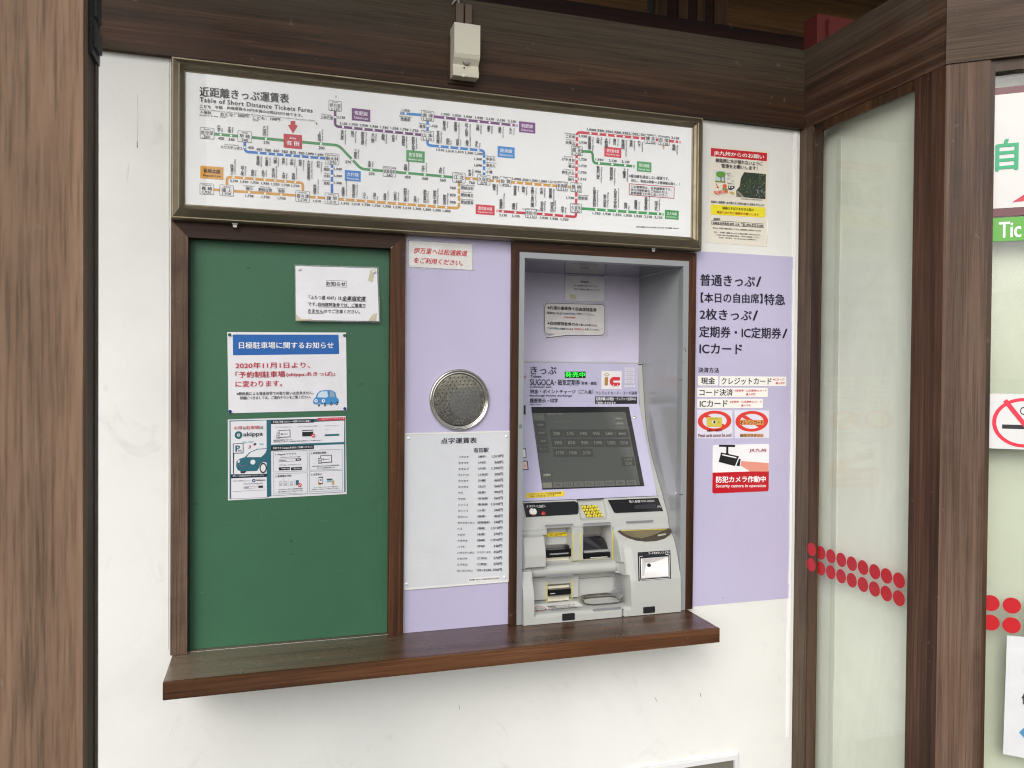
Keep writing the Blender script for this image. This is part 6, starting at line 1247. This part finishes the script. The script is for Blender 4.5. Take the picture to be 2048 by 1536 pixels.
# return door, tray and clear guard
z5 = lambda y, Y: zx(900, y, Y)[1]
box('return_door', (xpd0, 0.070, z5(1205, .07)), (xpd1, 0.0735, z5(962, .07)), M_PLAST, tm, bev=0.0015)
box('door_gap', (xpd0-0.0012, 0.0742, z5(1208, .07)), (xpd1+0.0012, 0.0748, z5(960, .07)), flat('5a5c5e', 0.5), tm, bev=0)
tz = zl0+0.006
PT = Plane((0, 0, tz+0.012), (1, 0, 0), (0, 1, 0.28)); 
tx0, tx1 = zx(735, 1240, 0.02)[0], zx(1190, 1240, 0.02)[0]
def bowl(name, x0, x1, y0, y1, zt_, dep, mt, n=24):
    V, F = [], []; cx, cy, a, b = (x0+x1)/2, (y0+y1)/2, (x1-x0)/2, (y1-y0)/2
    for ri, (f_, dz) in enumerate(((1.0, 0), (0.97, 0.0015), (0.9, -dep*0.5), (0.75, -dep*0.95), (0.35, -dep))):
        for k in range(n):
            t_ = 2*math.pi*k/n; c_, s_ = math.cos(t_), math.sin(t_); e = 0.55
            V.append((cx+a*f_*math.copysign(abs(c_)**e, c_), cy+b*f_*math.copysign(abs(s_)**e, s_), zt_+dz+0.18*(cy+b*f_*math.copysign(abs(s_)**e, s_)-y0)))
    for r2 in range(4):
        for k in range(n): F.append((r2*n+k, r2*n+(k+1) % n, (r2+1)*n+(k+1) % n, (r2+1)*n+k))
    F.append(tuple(4*n+k for k in range(n))); return mesh(name, V, F, mt, tm, smooth=True)
bowl('coin_tray', tx0, tx1, -0.006, 0.066, zl0+0.010, 0.010, metal('tray_steel', 'b8b3a8', 0.2, spots=0.1))
M_CLR = clearfilm('clear_plastic', (0.80, 0.80, 0.82, 1), 0.05, 0.12, 0.04)
xf = xw1-0.010
prism('clear_guard', Plane((xf, 0, 0), (0, -1, 0), (0, 0, 1)), [(-0.06, zl0+0.02), (0.012, zl0+0.014), (0.006, zl0+0.045), (-0.030, zs0+0.010), (-0.048, zs0+0.016), (-0.06, zs0)], 0, 0.002, M_CLR, tm)
bm = bmesh.new(); q = [(xf-0.036, 0.03, zl0+0.034), (xf-0.014, -0.006, zl0+0.024), (xf-0.001, -0.004, zl0+0.036), (xf-0.002, 0.035, zl0+0.048)]
A = [bm.verts.new(p) for p in q]; B = [bm.verts.new((p[0], p[1]-0.001, p[2]-0.0016)) for p in q]; bm.faces.new(A); bm.faces.new(B)
for k in range(4): bm.faces.new((A[k], A[(k+1) % 4], B[(k+1) % 4], B[k]))
bm_obj('clear_flap', bm, M_CLR, tm)
# floor sticker
xA, xB = xw+0.004, zx(745, 1300, 0.0)[0]
def fl_y(z): return -0.030+0.105*float(sst(np.array(z), zl0, zl0+0.016))
sq = [(xA, 0.0), (xB, 0.0), (xB-0.012, 0.052), (xA, 0.052)]
PFl = Plane((0, -0.006, zl0+0.0062), (1, 0, 0), (0, 0.055, 0.0066))
prism('floor_sticker', PFl, [(xA, 0.0), (xB, 0.0), (xB-0.008, 0.042), (xA, 0.042)], 0.0025, 0.003, flat('dededc', 0.3), tm)
P_ = Print(PFl, tm, 0.0034)
P_.disc(*Z5(276, 1299), 23, 9.5, 'b84a48', 0, 28, 0.86); P_.disc(*Z5(276, 1299), 18, 5, 'b4b4b2', 0, 20)
P_.textL(*Z5(358, 1280), *Z5(655, 1254), 2.8, '金属製クレジットカード', '35373c', layer=1, bold=0.01, res=3); P_.textL(*Z5(372, 1298), *Z5(665, 1272), 2.8, 'ご利用いただけません', '35373c', layer=1, bold=0.01, res=3); P_.textL(*Z5(385, 1312), *Z5(690, 1288), 1.6, 'Metal credit cards cannot be used', '6a6c70', layer=1)
# stickers in pocket one
P1_ = FR(0.0868); card('yellow_sticker', FR(0.084), [Z5(345, 470), Z5(590, 460), Z5(592, 503), Z5(345, 514)], 0.0006, flat('e6c82c', 0.35), tm, 0)
P_ = Print(FR(0.084), tm, 0.0010); P_.textL(*Z5(385, 482), *Z5(560, 474), 3.2, 'クレジットカード利用可能時間', '5a4e10', layer=0, bold=0.01); P_.textL(*Z5(385, 497), *Z5(520, 491), 3.2, '7:00～19:00までです', '5a4e10', layer=0, bold=0.01)
# feet covers
for x0, x1, y0, y1 in ((520, 656, 1362, 1424), (1410, 1536, 1288, 1345)):
    a = zx(x0, y0, -0.036); b = zx(x1, y1, -0.036); prism('cable_cover', FR(-0.034), rrect(a[0], b[1], b[0], a[1], 0.002, 2), -0.001, 0.0018, M_BLACKM, tm)
P_ = Print(FR(-0.0335), tm, 0.0008); P_.line([Z5(1022, 1352), Z5(1042, 1350)], 0.6, '5a5a58')
# coin hopper bowl on the right bulge
PBo = Plane((0, 0.022, 0.961), (1, 0, 0), (0, 0.028, 0.026))
hop = [Z5(1128, 447), Z5(1160, 440), Z5(1680, 420), Z5(1712, 424), Z5(1722, 450), Z5(1705, 485), Z5(1650, 525), Z5(1560, 548), Z5(1440, 556), Z5(1330, 546), Z5(1240, 520), Z5(1175, 485)]
def outl(pl, pts, off): return [pl.at(x, y, off) for x, y in pts]
prism('coin_hopper', PBo, outl(PBo, hop, 0.004), -0.004, 0.004, flat('5c5348', 0.25, metal=0.4), tm, 0.001)
prism('hopper_lid', PBo, outl(PBo, [Z5(1165, 452), Z5(1660, 434), Z5(1500, 500), Z5(1385, 530), Z5(1290, 515), Z5(1215, 485)], 0.0055), 0.0045, 0.0055, metal('hopper_gold', '9d9274', 0.3, metallic=0.6), tm, 0)
prism('hopper_edge', PBo, outl(PBo, [Z5(1160, 443), Z5(1668, 424), Z5(1668, 430), Z5(1160, 450)], 0.0065), 0.0055, 0.0068, flat('cdbf5a', 0.3), tm, 0)
prism('hopper_label', PBo, outl(PBo, [Z5(1565, 490), Z5(1652, 474), Z5(1657, 490), Z5(1570, 507)], 0.0055), 0.0045, 0.0055, flat('a9a79c', 0.35), tm, 0)
# code reader
pa, pb = (B_(0.905), 0.905), (B_(0.835), 0.835)
PQ = Plane((0, pb[0], pb[1]), (1, 0, 0), (0, pa[0]-pb[0], pa[1]-pb[1]))
rd = outl(PQ, [Z5(1350, 684), Z5(1705, 661), Z5(1712, 972), Z5(1355, 998)], 0.003)
fo_ = outl(PQ, [Z5(1350, 684), Z5(1705, 661), Z5(1712, 972), Z5(1355, 998)], 0.0022); fi_ = outl(PQ, [Z5(1384, 755), Z5(1682, 731), Z5(1688, 950), Z5(1390, 972)], 0.0022)
V = [PQ.w(a[0], a[1], -0.001) for a in fo_]+[PQ.w(a[0], a[1], 0.0022) for a in fo_]+[PQ.w(a[0], a[1], 0.0022) for a in fi_]+[PQ.w(a[0], a[1], -0.004) for a in fi_]
mesh('reader_frame', V, [(r_*4+i, r_*4+(i+1) % 4, r_*4+4+(i+1) % 4, r_*4+4+i) for r_ in range(3) for i in range(4)], M_BLACK, tm)
P_ = Print(PQ, tm, 0.0028)
P_.textL(*Z5(1463, 694), *Z5(1700, 682), 4.6, 'コードをかざしてください', 'e4e4e4', layer=1, res=3)
P_.line([Z5(1400, 726), Z5(1366, 730), Z5(1370, 990), Z5(1698, 966), Z5(1692, 708), Z5(1650, 711)], 0.9, 'd8d8d8', 1, 2.2)
ap = outl(PQ, [Z5(1382, 752), Z5(1684, 728), Z5(1690, 952), Z5(1388, 974)], 0.0035)
inn = outl(PQ, [Z5(1440, 800), Z5(1520, 795), Z5(1590, 886), Z5(1425, 897)], -0.014)
V = [PQ.w(a[0], a[1], 0.0025) for a in ap]+[PQ.w(*(np.array(a)*0.94+np.array(np.mean(ap, axis=0))*0.06), 0.0048) for a in ap]+[PQ.w(a[0], a[1], -0.016) for a in inn]
F = [(i, (i+1) % 4, 4+(i+1) % 4, 4+i) for i in range(4)]+[(4+i, 4+(i+1) % 4, 8+(i+1) % 4, 8+i) for i in range(4)]+[(8, 9, 10, 11)]
rb = mesh('reader_bezel', V, F, flat('dddcda', 0.35, name='reader_white'), tm)
P_ = Print(PQ, tm, -0.0155); P_.disc(*Z5(1470, 825), 8, 7.5, '0c0c0e', 0, 18)
flush_prints()
